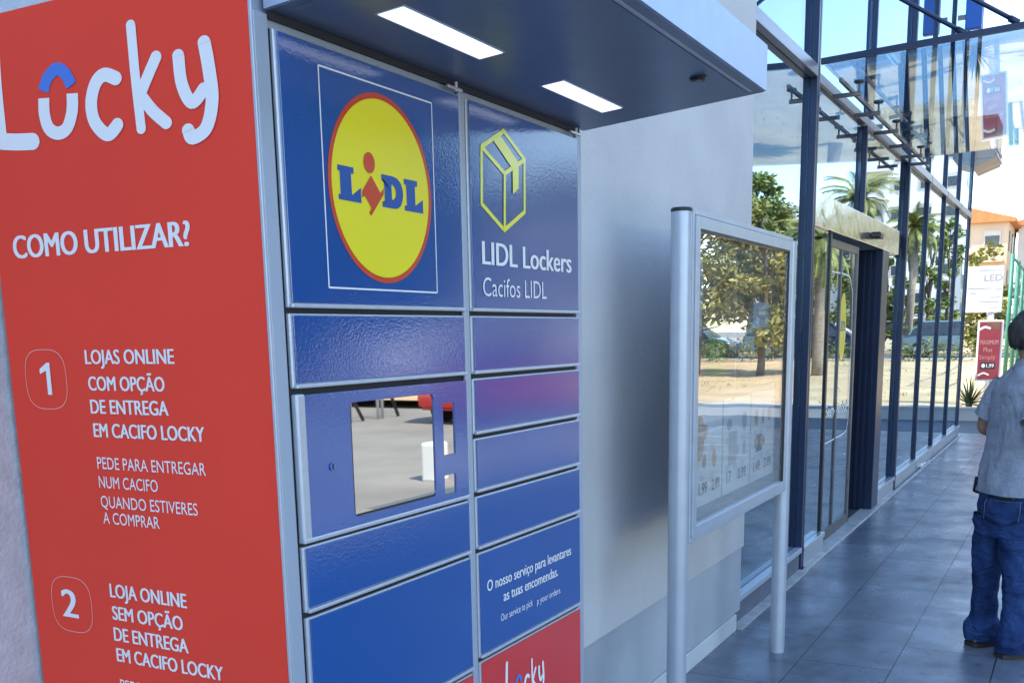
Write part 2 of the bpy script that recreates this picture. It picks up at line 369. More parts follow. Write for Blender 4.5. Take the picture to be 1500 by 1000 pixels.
def disc(mb, cu, cv, ru, rv, fr, e, n=64):
    mb.poly([fr(cu+ru*math.cos(2*math.pi*i/n), cv+rv*math.sin(2*math.pi*i/n), e) for i in range(n)])
def ring(mb, cu, cv, ru, rv, t, fr, e, n=64, p=2.0):
    def q(i, k):
        a = 2*math.pi*i/n; c, s_ = math.cos(a), math.sin(a)
        return fr(cu+(ru-k)*math.copysign(abs(c)**(2/p), c), cv+(rv-k)*math.copysign(abs(s_)**(2/p), s_), e)
    vs = [q(i, 0) for i in range(n)]+[q(i, t) for i in range(n)]
    mb.add(vs, [(i, (i+1) % n, n+(i+1) % n, n+i) for i in range(n)])

# ================================================================== SETTING
g = MB(); g.add([(-700, -700, -0.02), (700, -700, -0.02), (700, 700, -0.02), (-700, 700, -0.02)], [(0, 1, 2, 3)])
tag(g.build('ground', M['asphalt']), kind='structure')
g = MB(); g.add([(-14, -2.75, 0), (17.36, -2.75, 0), (17.36, 1.66, 0), (-14, 1.66, 0)], [(0, 1, 2, 3)])
tag(g.build('pavement', M['tiles']), kind='structure')
g = MB(); g.box(-14, 17.36, -2.90, -2.752, -0.1, 0.004, 0.01)
tag(g.build('kerb', M['kerb']), kind='structure')
# grated strip before the low wall
g = MB()
for i in range(60):
    x = 17.40+i*0.0365; g.box(x, x+0.022, -4.0, 3.0, -0.03, 0.002)
tag(g.build('drain_grating', M['grille']), kind='structure')
# dry field
nx, ny = 40, 90; vs = []; fs = []
for j in range(ny+1):
    for i in range(nx+1):
        x = 19.78+i*(39.0-19.78)/nx; y = -48+j*78/ny
        z = 0.17+0.06*noise.noise(Vector((x*0.2, y*0.2, 1)))*min(1, i/4)+0.012*noise.noise(Vector((x*1.6, y*1.6, 4)))*min(1, i/3) + 0.35*(i/nx)**2
        vs.append((x, y, z))
for j in range(ny):
    for i in range(nx):
        a = j*(nx+1)+i; fs.append((a, a+1, a+nx+2, a+nx+1))
g = MB(); g.add(vs, fs); tag(g.build('dry_field', M['dry'], smooth=True), kind='structure')
g = MB()
for i in range(3600):
    x = random.uniform(19.9, 38.8); y = random.uniform(-22, 9); h = random.uniform(0.03, 0.12); a = random.uniform(0, 6.3); w = 0.02
    z = 0.14+0.35*((x-19.78)/19.2)**2
    dx, dy = math.cos(a)*w, math.sin(a)*w
    g.add([(x-dx, y-dy, z), (x+dx, y+dy, z), (x+random.uniform(-.08, .08), y+random.uniform(-.08, .08), z+h)], [(0, 1, 2)])
tag(g.build('dry_grass', M['grass']), kind='stuff')
g = MB(); g.box(39.6, 50.5, -120, 90, -0.3, 0.42)
tag(g.build('road', M['road']), kind='structure')
g = MB(); g.box(39.2, 39.597, -120, 90, -0.3, 0.54, 0.02)
tag(g.build('road_kerb', M['kerb']), kind='structure')
g = MB(); g.box(50.503, 140, -120, 90, -0.3, 0.50)
tag(g.build('far_verge', M['dry']), kind='structure')
# low wall at the end of the walkway
g = MB(); g.box(19.60, 19.77, -4.2, 3.2, -0.05, 0.20, 0.006).box(19.585, 19.785, -4.2, 3.2, 0.2, 0.235, 0.006)
tag(g.build('low_wall', M['kerb']), 'low pale concrete wall across the far end of the tiled walkway', 'wall')

# ================================================================== STORE BUILDING
store = empty('store_building', (5.5, 1.65, 0), 'supermarket building with a grey concrete wall and a long navy framed glass front', 'building')
YW, YG, HB = 1.582, 1.65, 7.0
g = MB(); g.box(-14, 5.5, YW, 1.95, 0.452, HB, 0.004); g.build('wall', M['conc'], store)
g = MB(); g.box(-14, 5.488, YW+0.010, 1.94, 0.092, 0.450, 0.004); g.build('wall_base', M['conclow'], store)
g = MB(); g.box(-14, 5.40, YW+0.002, 1.93, -0.05, 0.090, 0.004); g.build('plinth', M['plinth'], store)
for z, r_ in ((1.215, 0.014), (1.165, 0.017)):
    g = MB(); g.tube([(2.62, YW-0.0025, z), (2.62, YW-0.0003, z)], r_, 9); g.build('wall_stain', M['conclow'], store)
g = MB()   # coarse render band beside the lockers
g.box(-14, 1.9, YW-0.006, YW-0.0005, 0.455, HB-0.01); g.build('rendered_wall', M['stucco'], store)
g = MB(); g.box(-14, 17.2, 12, 12.3, -0.1, HB); g.box(17.05, 17.2, 1.80, 11.99, -0.1, HB); g.box(17.2, 18.3, 4.5, 12.29, -0.1, HB-0.003)  # last box: unseen wing added to cast shade on the low wall
g.box(5.0, 5.3, 1.96, 11.98, -0.05, HB-0.2)
g.build('rear_wall_with_shade_wing', M['conc'], store)
g = MB(); g.box(-14.1, 17.19, YG+0.06, 12.4, HB, HB+0.35); g.build('roof', M['navy'], store)
# dark interior seen through the panes
g = MB(); g.box(5.31, 17.04, 9.0, 9.1, 0.0, HB-0.2); g.box(5.31, 17.04, 1.9, 9, 4.6, 4.7)
for i in range(5): g.box(6.4+i*2.1, 7.2+i*2.1, 4.2, 8.4, 0.0, 1.7)
g.build('interior', M['int'], store)
g = MB(); g.box(5.31, 17.04, YG+0.05, 9, -0.08, 0.004); g.build('interior_floor', M['intfloor'], store)
# mullions
mx = [(7.0, 0.08), (10.92, 0.07), (12.46, 0.04), (13.95, 0.04), (15.43, 0.04), (16.98, 0.04)]
for x, w in mx:
    g = MB()
    if w > 0.06:
        g.box(x-w/2, x-0.006, YG-0.045, YG-0.001, 0.0, HB, 0.003); g.box(x+0.006, x+w/2, YG-0.045, YG-0.001, 0.0, HB, 0.003)
        g.box(x-0.0058, x+0.0058, YG-0.035, YG-0.002, 0.0, HB-0.01)
    else:
        g.box(x-w/2, x+w/2, YG-0.026, YG-0.001, 0.0, HB, 0.003)
    g.build('mullion', M['navy'], store)
g = MB(); g.box(8.70, 8.74, YG-0.04, YG-0.001, 2.51, 3.15, 0.003); g.build('mullion', M['navy'], store)
g = MB(); g.box(8.92, 8.96, YG-0.04, YG-0.001, 3.235, HB, 0.003); g.build('mullion', M['navy'], store)
# transoms
def transom(x0, x1, z, hgt=0.07, dep=0.07, m='transom'):
    g = MB(); g.box(x0, x1, YG-dep, YG-0.002, z-hgt/2, z+hgt/2, 0.003); g.build('transom', M[m], store)
transom(5.5, 6.955, 3.20, 0.07, 0.05)
xs = [7.045, 10.875]
transom(7.045, 10.875, 3.19, 0.06, 0.03)
pr = 10.965
for x, w in mx[2:]:
    transom(pr, x-w/2-0.001, 3.19, 0.075, 0.045); pr = x+w/2+0.001
# panes
def pane(x0, x1, z0, z1, y=YG, nm='glass_pane', par=None):
    g = MB(); g.box(x0, x1, y, y+0.012, z0, z1); return g.build(nm, M['glass'], par or store)
ed = [5.5, 7.0, 10.92, 12.46, 13.95, 15.43, 16.98]
for i in range(6):
    if i == 1:
        pane(7.002, 10.918, 3.2, HB-0.01); pane(7.002, 10.918, 2.50, 3.198); pane(7.002, 7.675, 0.13, 2.285); pane(9.93, 10.918, 0.13, 2.285)
    else:
        pane(ed[i]+0.002, ed[i+1]-0.002, 3.2, HB-0.01); pane(ed[i]+0.002, ed[i+1]-0.002, 0.13, 3.198)
# sills
def sill(x0, x1, m='alu', top=0.15, y=0.05, low=True):
    g = MB(); g.box(x0, x1, YG-y, YG-0.001, top-0.035, top, 0.003)
    if low: g.box(x0, x1, YG-y+0.012, YG-0.002, 0.004, top-0.036)
    g.build('sill', M[m], store)
sill(5.51, 6.955, 'alupaint', 0.165, low=False); sill(7.046, 7.67); sill(9.93, 10.874)
pr = 10.966
for x, w in mx[2:]: sill(pr, x-w/2-0.001); pr = x+w/2+0.001
g = MB(); g.box(5.505, 6.955, YG-0.034, YG-0.0005, -0.05, 0.128, 0.003); g.build('skirting', M['skirt'], store)
g = MB(); g.box(5.41, 6.96, YG-0.095, YG-0.0345, -0.05, 0.012); g.box(6.961, 17.0, YG-0.085, YG-0.056, -0.05, 0.014, 0.003)
g.box(7.05, 10.87, YG-0.0555, YG+0.05, -0.05, 0.012); g.build('threshold', M['stone'], store)
# entrance: header, jambs, leaves, sensor
hd = MB(); hd.box(7.046, 10.5, YG-0.035, YG-0.003, 2.285, 2.50, 0.004); header = hd.build('door_header', M['hdr'], store)
g = MB(); g.box(9.04, 9.20, YG-0.115, YG-0.036, 2.335, 2.385, 0.012); g.build('door_sensor', M['black'], header)
g = MB(); g.box(7.68, 7.725, YG-0.012, YG+0.014, 0.0, 2.283, 0.002); g.build('door_jamb', M['black'], store)
g = MB(); g.box(9.62, 9.92, YG-0.045, YG+0.20, 0.0, 2.283, 0.004)
for k in range(3): g.box(9.605, 9.621, YG+0.0+k*0.05, YG+0.02+k*0.05, 0.01, 2.27)
g.build('door_jamb', M['navy'], store)
lf = empty('door_leaf', (0, 0, 0)); lf.parent = store
g = MB(); g.box(7.73, 8.86, YG+0.035, YG+0.047, 0.10, 2.20); leaf = g.build('leaf_glass', M['glass'], lf)
g = MB(); g.box(7.73, 8.86, YG+0.025, YG+0.055, 0.015, 0.098, 0.003); g.box(8.86, 8.90, YG+0.022, YG+0.058, 0.015, 2.26, 0.003)
g.box(8.25, 8.275, YG+0.022, YG+0.034, 0.1, 2.20, 0.002); g.box(7.73, 8.86, YG+0.025, YG+0.055, 2.202, 2.26, 0.003)
g.build('leaf_frame', M['steel'], lf)
FD = F_front(YG-0.002+0.035)
g = MB()
n = 26; disc(g, 8.42, 1.63, 0.13, 0.26, FD, 0.0); g.build('yellow_decal', M['yellow'], lf)
g = MB(); text(g, 'LIDL', 8.30, 8.54, 1.60, 0.075, FD, 0.03, e=0.0015); g.build('decal_lettering', M['logoblue'], lf)
g = MB(); stroke(g, [(7.95, 2.03), (8.55, 2.02), (8.70, 1.94), (8.76, 1.80), (8.78, 1.0), (8.74, 0.84), (8.62, 0.79), (7.90, 0.77)], 0.006, FD, 0.003, n=6)
g.build('white_outline_decal', M['white'], lf)
g = MB(); text(g, 'Bem-vindo!', 7.90, 8.72, 0.965, 0.09, FD, 0.03, e=0.002); g.build('welcome_lettering', M['white'], lf)
# the travertine box at the end of the front and its grooves
g = MB(); g.box(17.21, 18.25, 1.37, 1.70, 4.02, 4.62, 0.006)
g.extrude([(17.21, 1.37, 4.018), (17.21, 1.70, 4.018), (17.21, 1.68, 3.90)], (1.04, 0, 0))
for k in range(2): g.box(17.20, 18.26, 1.352, 1.369, 4.05+k*0.09, 4.10+k*0.09)
g.build('cladding_box', M['clad'], store)
# entrance canopy
SL = -0.043
def cz(y): return 3.238+SL*(y-1.62)
cn = MB(); cn.extrude([(7.03, 1.58, cz(1.58)), (7.03, -1.7, cz(-1.7)), (7.03, -1.7, cz(-1.7)+0.02), (7.03, 1.58, cz(1.58)+0.02)], (4.2, 0, 0))
can = cn.build('canopy_glass', M['canglass'], store)
g = MB(); g.extrude([(6.97, 1.59, cz(1.59)), (6.97, -1.7, cz(-1.7)), (6.97, -1.7, cz(-1.7)+0.035), (6.97, 1.59, cz(1.59)+0.035)], (0.03, 0, 0))
g.build('canopy_beam', M['navy'], can)
for y0, z0, z1 in ((0.78, 3.32, 3.86), (0.50, 3.34, 4.2), (-0.35, 3.38, 5.0), (-1.45, 3.40, 5.8)):
    g = MB(); g.tube([(7.0, y0, z0), (7.0, 1.62, z0+(1.62-y0)*0.66)], 0.013, 8); g.tube([(7.0, y0-0.02, z0-0.015), (7.0, y0+0.03, z0+0.018)], 0.019, 8)
    g.build('tie_rod', M['navy'], can, smooth=True)
g = MB(); g.box(7.06, 11.2, 1.475, 1.495, 3.14, 3.165, 0.002); g.build('canopy_rail', M['steel'], can)
for x in (7.38, 8.1, 8.9, 9.62, 10.25, 10.75):
    g = MB(); g.box(x-0.009, x+0.009, 1.415, 1.60, 3.108, 3.135, 0.002)
    g.tube([(x, 1.43, 3.13), (x, 1.43, 3.185)], 0.007, 8); g.tube([(x, 1.43, 3.185), (x, 1.43, 3.193), (x, 1.43, 3.203)], [0.026, 0.036, 0.034], 14)
    smooth_by(g.build('spider_bracket', M['steel'], can))

# blue blade sign on the front
bl = empty('blade_sign', (13.8, 1.42, 4.98), 'tall narrow blue blade sign standing off the upper glass front', 'sign')
g = MB(); g.box(13.76, 13.84, 1.33, 1.51, 4.98, 7.2, 0.01); g.build('sign_panel', M['bladeblue'], bl)
for z in (5.1, 6.0, 6.9):
    g = MB(); g.box(13.785, 13.815, 1.512, 1.593, z, z+0.05); g.build('bracket', M['steel'], bl)

# ================================================================== PARCEL LOCKER
lk = empty('parcel_locker', (1.64, 1.29, 0), 'blue and red parcel locker bank with a lit canopy against the grey wall', 'parcel locker')
X0, X1, YF = 1.13, 2.152, FRONT_Y
g = MB()
g.box(X0+0.002, X1, YF+0.012, YW-0.008, 0.06, 2.112, 0.002)
g.box(X0, 1.158, YF, YF+0.011, 0.06, 2.046, 0.0015)
g.box(2.124, X1, YF, YF+0.011, 0.06, 2.046, 0.0015)
g.box(X0, X1, YF+0.004, YF+0.0115, 2.03, 2.046)
g.box(X0+0.02, X1-0.02, YF+0.03, YW-0.03, 0.0, 0.06)
casing = g.build('casing', M['case'], lk)
g = MB(); g.box(1.160, 2.122, YF+0.004, YF+0.0118, 0.07, 2.03); g.build('door_gap', M['dark'], lk)
g = MB(); g.box(1.6385, 1.6585, YF-0.004, YF+0.0035, 0.06, 2.038, 0.003); g.build('centre_post', M['case'], lk)
g = MB(); g.box(X0-0.0036, X0-0.0002, 1.0005, 1.0056, 0.06, 2.112, 0.0008); g.build('corner_trim', M['trim'], lk)
sp = MB(); sp.box(X0-0.003, X0+0.0015, 1.006, 1.566, 0.06, 2.114, 0.001)
side = sp.build('side_panel', M['red'], lk)
tag(side, 'red side panel with white instructions in Portuguese')
FS = F_side(X0-0.003)
LOCKY = [('L', 0.0097, [(1.5176, 2.1027), (1.5247, 2.0188), (1.5254, 1.9299)]), ('L', 0.0115, [(1.5254, 1.9299), (1.4893, 1.9257), (1.4525, 1.9229)]),
 ('O', 0.0083, [(1.4172, 1.9918), (1.4067, 2.0077), (1.3849, 2.0188), (1.3667, 2.0112), (1.3544, 1.9925)]),
 ('o', 0.0088, [(1.4175, 1.9817), (1.4197, 1.9592), (1.4124, 1.938), (1.3928, 1.929), (1.3718, 1.9347), (1.3578, 1.9564), (1.3537, 1.981)]),
 ('c', 0.0088, [(1.2601, 1.9906), (1.2835, 1.9983), (1.3032, 1.9883), (1.3154, 1.9632), (1.3109, 1.9361), (1.2868, 1.9165), (1.2642, 1.9275)]),
 ('k', 0.0066, [(1.2218, 2.0563), (1.2206, 1.9857), (1.2172, 1.9174)]), ('k', 0.0076, [(1.1772, 2.0085), (1.1929, 1.9896), (1.214, 1.9629)]),
 ('k', 0.0080, [(1.2101, 1.9588), (1.1907, 1.9383), (1.1669, 1.9204)]),
 ('y', 0.0080, [(1.1345, 2.0044), (1.1317, 1.9678), (1.1152, 1.9416), (1.0918, 1.9559)]),
 ('y', 0.0084, [(1.0849, 2.0146), (1.0794, 1.979), (1.0776, 1.9402), (1.0916, 1.9061), (1.1184, 1.8955), (1.1252, 1.9059)])]
g = MB(); gb = MB()
FSk = lambda u, v, e: FS(u*1.3, v, e)
sq = lambda p: [(a/1.3, b) for a, b in p]
for i, (k, w, p) in enumerate(LOCKY):
    if k in 'Oo':
        stroke(gb if k == 'O' else g, sq(p), w*1.08, FSk, 0.0008+i*0.0001, cap=False)
    else: stroke(g, sq(p), w*1.08, FSk, 0.0008+i*0.0001)
gb.build('logo_arc', M['arcblue'], side)
for b_, (u0, u1, z, c, wt) in {'COMO UTILIZAR?': (1.523, 1.139, 1.7515, 0.0345, 0.038), 'LOJAS ONLINE': (1.380, 1.189, 1.585, 0.0215, 0.030),
        'COM OPÇÃO': (1.378, 1.213, 1.544, 0.0215, 0.030), 'DE ENTREGA': (1.378, 1.209, 1.508, 0.0215, 0.030), 'EM CACIFO LOCKY': (1.376, 1.139, 1.471, 0.0215, 0.030),
        'PEDE PARA ENTREGAR': (1.375, 1.141, 1.4205, 0.0185, 0.006), 'NUM CACIFO': (1.375, 1.244, 1.390, 0.0185, 0.006),
        'QUANDO ESTIVERES': (1.375, 1.164, 1.3585, 0.0185, 0.006), 'A COMPRAR': (1.373, 1.247, 1.332, 0.0185, 0.006),
        'LOJA ONLINE': (1.373, 1.203, 1.210, 0.0225, 0.030), 'SEM OPÇÃO': (1.372, 1.215, 1.1725, 0.0225, 0.030), 'DE ENTREGA ': (1.373, 1.207, 1.1365, 0.0225, 0.030),
        'EM CACIFO LOCKY ': (1.371, 1.137, 1.1015, 0.0225, 0.030), 'PEDE PARA ENTREGAR ': (1.369, 1.135, 1.052, 0.0185, 0.006)}.items():
    lines(side, M['white'], FS, [(b_.strip(), u0, u1, z, c, wt)])
lines(side, M['white'], FS, [('2', 1.493, 1.457, 1.164, 0.047, 0.03)], name='numeral')
g.build('logo_lettering', M['white'], side)
g = MB(); g.poly([FS(u, v, 0.0012) for u, v in ((1.4655, 1.536), (1.4655, 1.587), (1.4725, 1.587), (1.4905, 1.577), (1.4905, 1.569), (1.4755, 1.5745), (1.4755, 1.536))]); g.build('numeral', M['white'], side)
M['salmon'] = mat('salmon_vinyl', (0.75, 0.42, 0.36), 0.4, var=0.02)
for u, v in ((1.4775, 1.5605), (1.470, 1.1865)):
    g = MB(); ring(g, u, v, 0.0495, 0.048, 0.0011, FS, 0.001, p=3.0); g.build('number_ring', M['salmon'], side)
# doors
FF = F_front(YF-0.0065)
def door(x0, x1, z0, z1, m='blue', nm='door', left=0.006):
    g = MB(); g.box(x0, x1, YF-0.004, YF+0.0035, z0, z1, 0.002)
    g.box(x0+0.001, x1-0.001, YF-0.011, YF-0.0041, z0, z0+0.006, 0.0015)
    d = g.build(nm, M['trim'], lk)
    f = MB(); f.box(x0+left, x1-0.002, YF-0.0065, YF-0.0042, z0+0.0075, z1-0.003, 0.0006)
    fo = f.build('door_face', M[m], d)
    return d, fo
LX0, LX1, RX0, RX1 = 1.163, 1.635, 1.662, 2.121
zs_left = [(1.6615, 2.030), (1.548, 1.654), (1.216, 1.316), (0.988, 1.208), (0.60, 0.980), (0.1, 0.592)]
zs_right = [(1.6615, 2.030), (1.548, 1.654), (1.4365, 1.540), (1.327, 1.4285), (1.2175, 1.319), (1.001, 1.2095), (0.60, 0.993), (0.1, 0.592)]
dl = [door(LX0, LX1, a, b, 'reddoor' if i == 4 else 'blue') for i, (a, b) in enumerate(zs_left)]
drr = [door(RX0, RX1, a, b, 'reddoor' if i == 6 else 'blue') for i, (a, b) in enumerate(zs_right)]
# round logo on the tall left door
d0 = dl[0][0]
g = MB()
for a, b in (((1.2515, 2.000), (1.546, 2.000)), ((1.546, 2.000), (1.546, 1.692)), ((1.546, 1.692), (1.2515, 1.692)), ((1.2515, 1.692), (1.2515, 2.000))):
    du = 0.0012 if a[1] == b[1] else 0; 
    stroke(g, [a, b], 0.0013, FF, 0.0006, cap=False)
g.build('square_outline', M['white'], d0)
cu, cv = 1.3985, 1.8455
g = MB(); ring(g, cu, cv, 0.1375, 0.1425, 0.0085, FF, 0.0006, n=96); g.build('logo_ring', M['logored'], d0)
g = MB(); disc(g, cu, cv, 0.1295, 0.1345, FF, 0.0006, 96); g.build('logo_disc', M['yellow'], d0)
def fan(mb, pts, e): mb.poly([FF(u, v, e) for u, v in pts])
g = MB()
fan(g, [(1.2837, 1.8697), (1.3229, 1.8698), (1.3227, 1.8606), (1.3160, 1.8601), (1.3165, 1.8292), (1.3393, 1.8424), (1.3394, 1.8199), (1.284, 1.8204), (1.2838, 1.8280), (1.2893, 1.8284), (1.289, 1.8612), (1.2838, 1.8618)], 0.0012)
g.build('logo_letter', M['logoblue'], d0); g = MB()
fan(g, [(1.4555, 1.8693), (1.4938, 1.8692), (1.4939, 1.8608), (1.4868, 1.8597), (1.4870, 1.8300), (1.5093, 1.8412), (1.5095, 1.8195), (1.4556, 1.8197), (1.4556, 1.8275), (1.4621, 1.8280), (1.4618, 1.8600), (1.4556, 1.8608)], 0.0012)
g.build('logo_letter', M['logoblue'], d0); g = MB()
out = [(1.3937, 1.8691), (1.4250, 1.8690), (1.4370, 1.8670), (1.4470, 1.8600), (1.4515, 1.8510), (1.4522, 1.8440), (1.4505, 1.8350), (1.4450, 1.8260), (1.4370, 1.8210), (1.4270, 1.8195), (1.3943, 1.8198), (1.3943, 1.8275), (1.4012, 1.8282), (1.4005, 1.8605), (1.3939, 1.8607)]
hole = [(1.4205, 1.8560), (1.4235, 1.8560), (1.4265, 1.8545), (1.4300, 1.8515), (1.4320, 1.8475), (1.4323, 1.8440), (1.4315, 1.8400), (1.4290, 1.8365), (1.4260, 1.8340), (1.4235, 1.8332), (1.4205, 1.8332), (1.4205, 1.8345), (1.4205, 1.836), (1.4205, 1.845), (1.4205, 1.8545)]
vs = [FF(u, v, 0.0012) for u, v in out+hole]; k = len(out)
g.add(vs, [(i, (i+1) % k, k+(i+1) % k, k+i) for i in range(k)])
g.build('logo_letter', M['logoblue'], d0)
g = MB(); fan(g, [(1.3666, 1.8636), (1.3892, 1.840), (1.3984, 1.8478), (1.3978, 1.8387), (1.3624, 1.803), (1.358, 1.808), (1.3651, 1.8147), (1.3486, 1.8321), (1.3413, 1.8284), (1.3421, 1.8382)], 0.0015)
disc(g, 1.3632, 1.8818, 0.0143, 0.0155, FF, 0.0015, 40); g.build('logo_figure', M['logored'], d0)
# parcel emblem and words on the tall right door
d1 = drr[0][0]
g = MB()
A = [(1.7921, 1.9935), (1.7088, 1.9538), (1.7049, 1.8543), (1.7882, 1.8144), (1.8711, 1.8549), (1.8736, 1.9532)]; Cc = (1.7925, 1.9175)
for i in range(6): stroke(g, [A[i], A[(i+1) % 6]], 0.0042, FF, 0.0006+0.00008*i)
stroke(g, [A[1], Cc], 0.0042, FF, 0.0012); stroke(g, [A[5], Cc], 0.0042, FF, 0.0013); stroke(g, [A[3], Cc], 0.0042, FF, 0.0014)
fan(g, [(1.7497, 1.9718), (1.7763, 1.9839), (1.8473, 1.9444), (1.8235, 1.9297)], 0.0016); fan(g, [(1.8235, 1.9300), (1.8473, 1.9420), (1.8464, 1.896), (1.823, 1.8838)], 0.0017)
g.build('parcel_emblem', M['lime'], d1)
lines(d1, M['white'], FF, [('LIDL Lockers', 1.703, 2.081, 1.7475, 0.041, 0.030), ('Cacifos LIDL', 1.702, 1.962, 1.690, 0.034, -0.004)])
lines(drr[5][0], M['white'], FF, [('O nosso serviço para levantares', 1.692, 2.069, 1.1285, 0.0215, 0.016), ('as tuas encomendas.', 1.756, 2.002, 1.094, 0.0215, 0.016),
      ('Our service to pick', 1.743, 1.880, 1.0555, 0.0145, -0.003), ('p your orders.', 1.900, 2.015, 1.0525, 0.0145, -0.003)])
g = MB(); gb = MB()
for i, (k, w, p) in enumerate(LOCKY):
    q = [(1.764+(1.5176-a)*0.385*0.95, 0.962+(b-2.1027)*0.50) for a, b in p]
    stroke(gb if k == 'O' else g, q, w*0.47, FF, 0.0006+i*0.00008, cap=k not in 'Oo')
g.build('lettering', M['white'], drr[6][0]); gb.build('logo_arc', M['arcblue'], drr[6][0])
# control panel with recessed screen
g = MB(); g.box(LX0, LX0+0.019, YF-0.009, YF+0.0035, 1.324, 1.540, 0.003)
g.box(LX0, LX1, YF-0.010, YF+0.0035, 1.321, 1.3285, 0.002)
cp = g.build('control_panel', M['trim'], lk)
# face plate with three openings
def plate(x0, x1, z0, z1, holes, y0, y1):
    xs = sorted({x0, x1, *[h[0] for h in holes], *[h[1] for h in holes]}); zz = sorted({z0, z1, *[h[2] for h in holes], *[h[3] for h in holes]})
    b = bmesh.new(); keep = set()
    for i in range(len(xs)-1):
        for j in range(len(zz)-1):
            cx, cz_ = (xs[i]+xs[i+1])/2, (zz[j]+zz[j+1])/2
            if not any(h[0] < cx < h[1] and h[2] < cz_ < h[3] for h in holes): keep.add((i, j))
    V = {}
    def vv(i, j, k):
        if (i, j, k) not in V: V[(i, j, k)] = b.verts.new((xs[i], (y0, y1)[k], zz[j]))
        return V[(i, j, k)]
    for i, j in keep:
        b.faces.new([vv(i, j, 0), vv(i+1, j, 0), vv(i+1, j+1, 0), vv(i, j+1, 0)])
        b.faces.new([vv(i, j, 1), vv(i, j+1, 1), vv(i+1, j+1, 1), vv(i+1, j, 1)])
        for di, dj, e in ((-1, 0, ((i, j), (i, j+1))), (1, 0, ((i+1, j), (i+1, j+1))), (0, -1, ((i, j), (i+1, j))), (0, 1, ((i, j+1), (i+1, j+1)))):
            if (i+di, j+dj) not in keep:
                (a, c), (d, f) = e; b.faces.new([vv(a, c, 0), vv(d, f, 0), vv(d, f, 1), vv(a, c, 1)])
    mb = MB(); mb.bm(b); return mb
def rounded(h, r=0.010, n=5):
    x0, x1, z0, z1 = h; out = []
    for cx, cz_, a0 in ((x1-r, z1-r, 0), (x0+r, z1-r, 90), (x0+r, z0+r, 180), (x1-r, z0+r, 270)):
        out += [(cx+r*math.cos(R(a0+90*k/n)), cz_+r*math.sin(R(a0+90*k/n))) for k in range(n+1)]
    return out
holes = [(1.2875, 1.5235, 1.341, 1.5205), (1.5525, 1.5915, 1.4095, 1.502), (1.5515, 1.5905, 1.339, 1.3735)]
plate(LX0+0.0195, LX1-0.001, 1.329, 1.5385, holes, YF-0.0070, YF+0.0030).build('face_plate', M['card'], cp)
h = holes[0]; hh = rounded(h)   # corner fillets of the screen opening
for qx, qz, k0 in ((h[1], h[3], 0), (h[0], h[3], 6), (h[0], h[2], 12), (h[1], h[2], 18)):
    g = MB(); g.extrude([(qx, YF-0.0068, qz)]+[(u, YF-0.0068, v) for u, v in hh[k0:k0+6]], (0, 0.007, 0))
    g.build('corner_fillet', M['card'], cp)
g = MB(); g.box(1.280, 1.531, YF-0.0048, YF+0.0026, 1.334, 1.5275); g.build('screen', M['screen'], cp)
g = MB(); g.box(1.288, 1.2915, YF-0.0056, YF-0.0049, 1.342, 1.519); g.box(1.2916, 1.5225, YF-0.0056, YF-0.0049, 1.342, 1.3450); g.build('screen_bezel', M['black'], cp)
g = MB(); g.box(1.546, 1.598, YF-0.0047, YF+0.0025, 1.402, 1.508); g.build('card_reader', M['screen'], cp)
g = MB(); g.box(1.546, 1.598, YF-0.0047, YF+0.0025, 1.333, 1.380); g.build('code_scanner', M['screen'], cp)
g = MB(); g.tube([(1.237, YF-0.0090, 1.4275), (1.237, YF-0.0071, 1.4275)], 0.0065, 20); g.build('lock', M['card'], cp, smooth=False)
g = MB(); g.box(1.2358, 1.2382, YF-0.0096, YF-0.0091, 1.4235, 1.4315); g.build('keyhole', M['black'], cp)
# canopy of the locker
def sz(y): return 2.053+(1.0-y)*0.085
cx0, cx1, cy0, cy1 = 1.156, 2.168, 0.600, 1.004
g = MB(); g.extrude([(cx0, cy1, sz(cy1)), (cx0, cy0, sz(cy0)), (cx0, cy0, sz(cy0)+0.085), (cx0, cy1, sz(cy1)+0.085)], (cx1-cx0, 0, 0))
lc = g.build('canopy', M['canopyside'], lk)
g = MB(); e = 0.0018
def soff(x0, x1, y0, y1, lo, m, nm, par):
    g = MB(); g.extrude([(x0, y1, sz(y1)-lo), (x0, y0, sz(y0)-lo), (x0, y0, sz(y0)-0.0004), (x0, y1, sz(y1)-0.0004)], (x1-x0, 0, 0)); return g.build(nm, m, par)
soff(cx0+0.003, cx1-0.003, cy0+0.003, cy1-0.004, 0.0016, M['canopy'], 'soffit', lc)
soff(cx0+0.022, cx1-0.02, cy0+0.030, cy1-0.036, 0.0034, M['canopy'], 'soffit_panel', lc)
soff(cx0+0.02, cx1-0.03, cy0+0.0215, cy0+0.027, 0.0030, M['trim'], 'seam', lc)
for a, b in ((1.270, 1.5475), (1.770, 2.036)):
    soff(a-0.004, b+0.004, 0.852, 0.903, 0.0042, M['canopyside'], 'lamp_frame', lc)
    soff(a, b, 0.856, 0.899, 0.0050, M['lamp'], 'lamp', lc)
g = MB()
for k in range(1):
    g.tube([(1.948, 0.668, sz(0.668)-0.009), (1.948, 0.668, sz(0.668)-0.003)], [0.0135, 0.017], 24)
g.build('sensor_ring', M['black'], lc)
g = MB(); g.tube([(1.948, 0.668, sz(0.668)-0.0105), (1.948, 0.668, sz(0.668)-0.008)], 0.0085, 20); g.build('sensor', M['steel'], lc)
g = MB(); g.box(1.16, 2.14, YF-0.002, YF+0.003, 2.0405, 2.0505); g.build('light_strip_trim', M['dark'], lk)
for x in (1.621, 2.106):
    g = MB(); g.tube([(x, YF-0.010, 2.032), (x, YF-0.010, 2.047)], 0.003, 8); g.box(x-0.03, x+0.018, YF-0.013, YF-0.007, 2.0335, 2.0385, 0.001); g.build('hinge', M['alu'], lk)

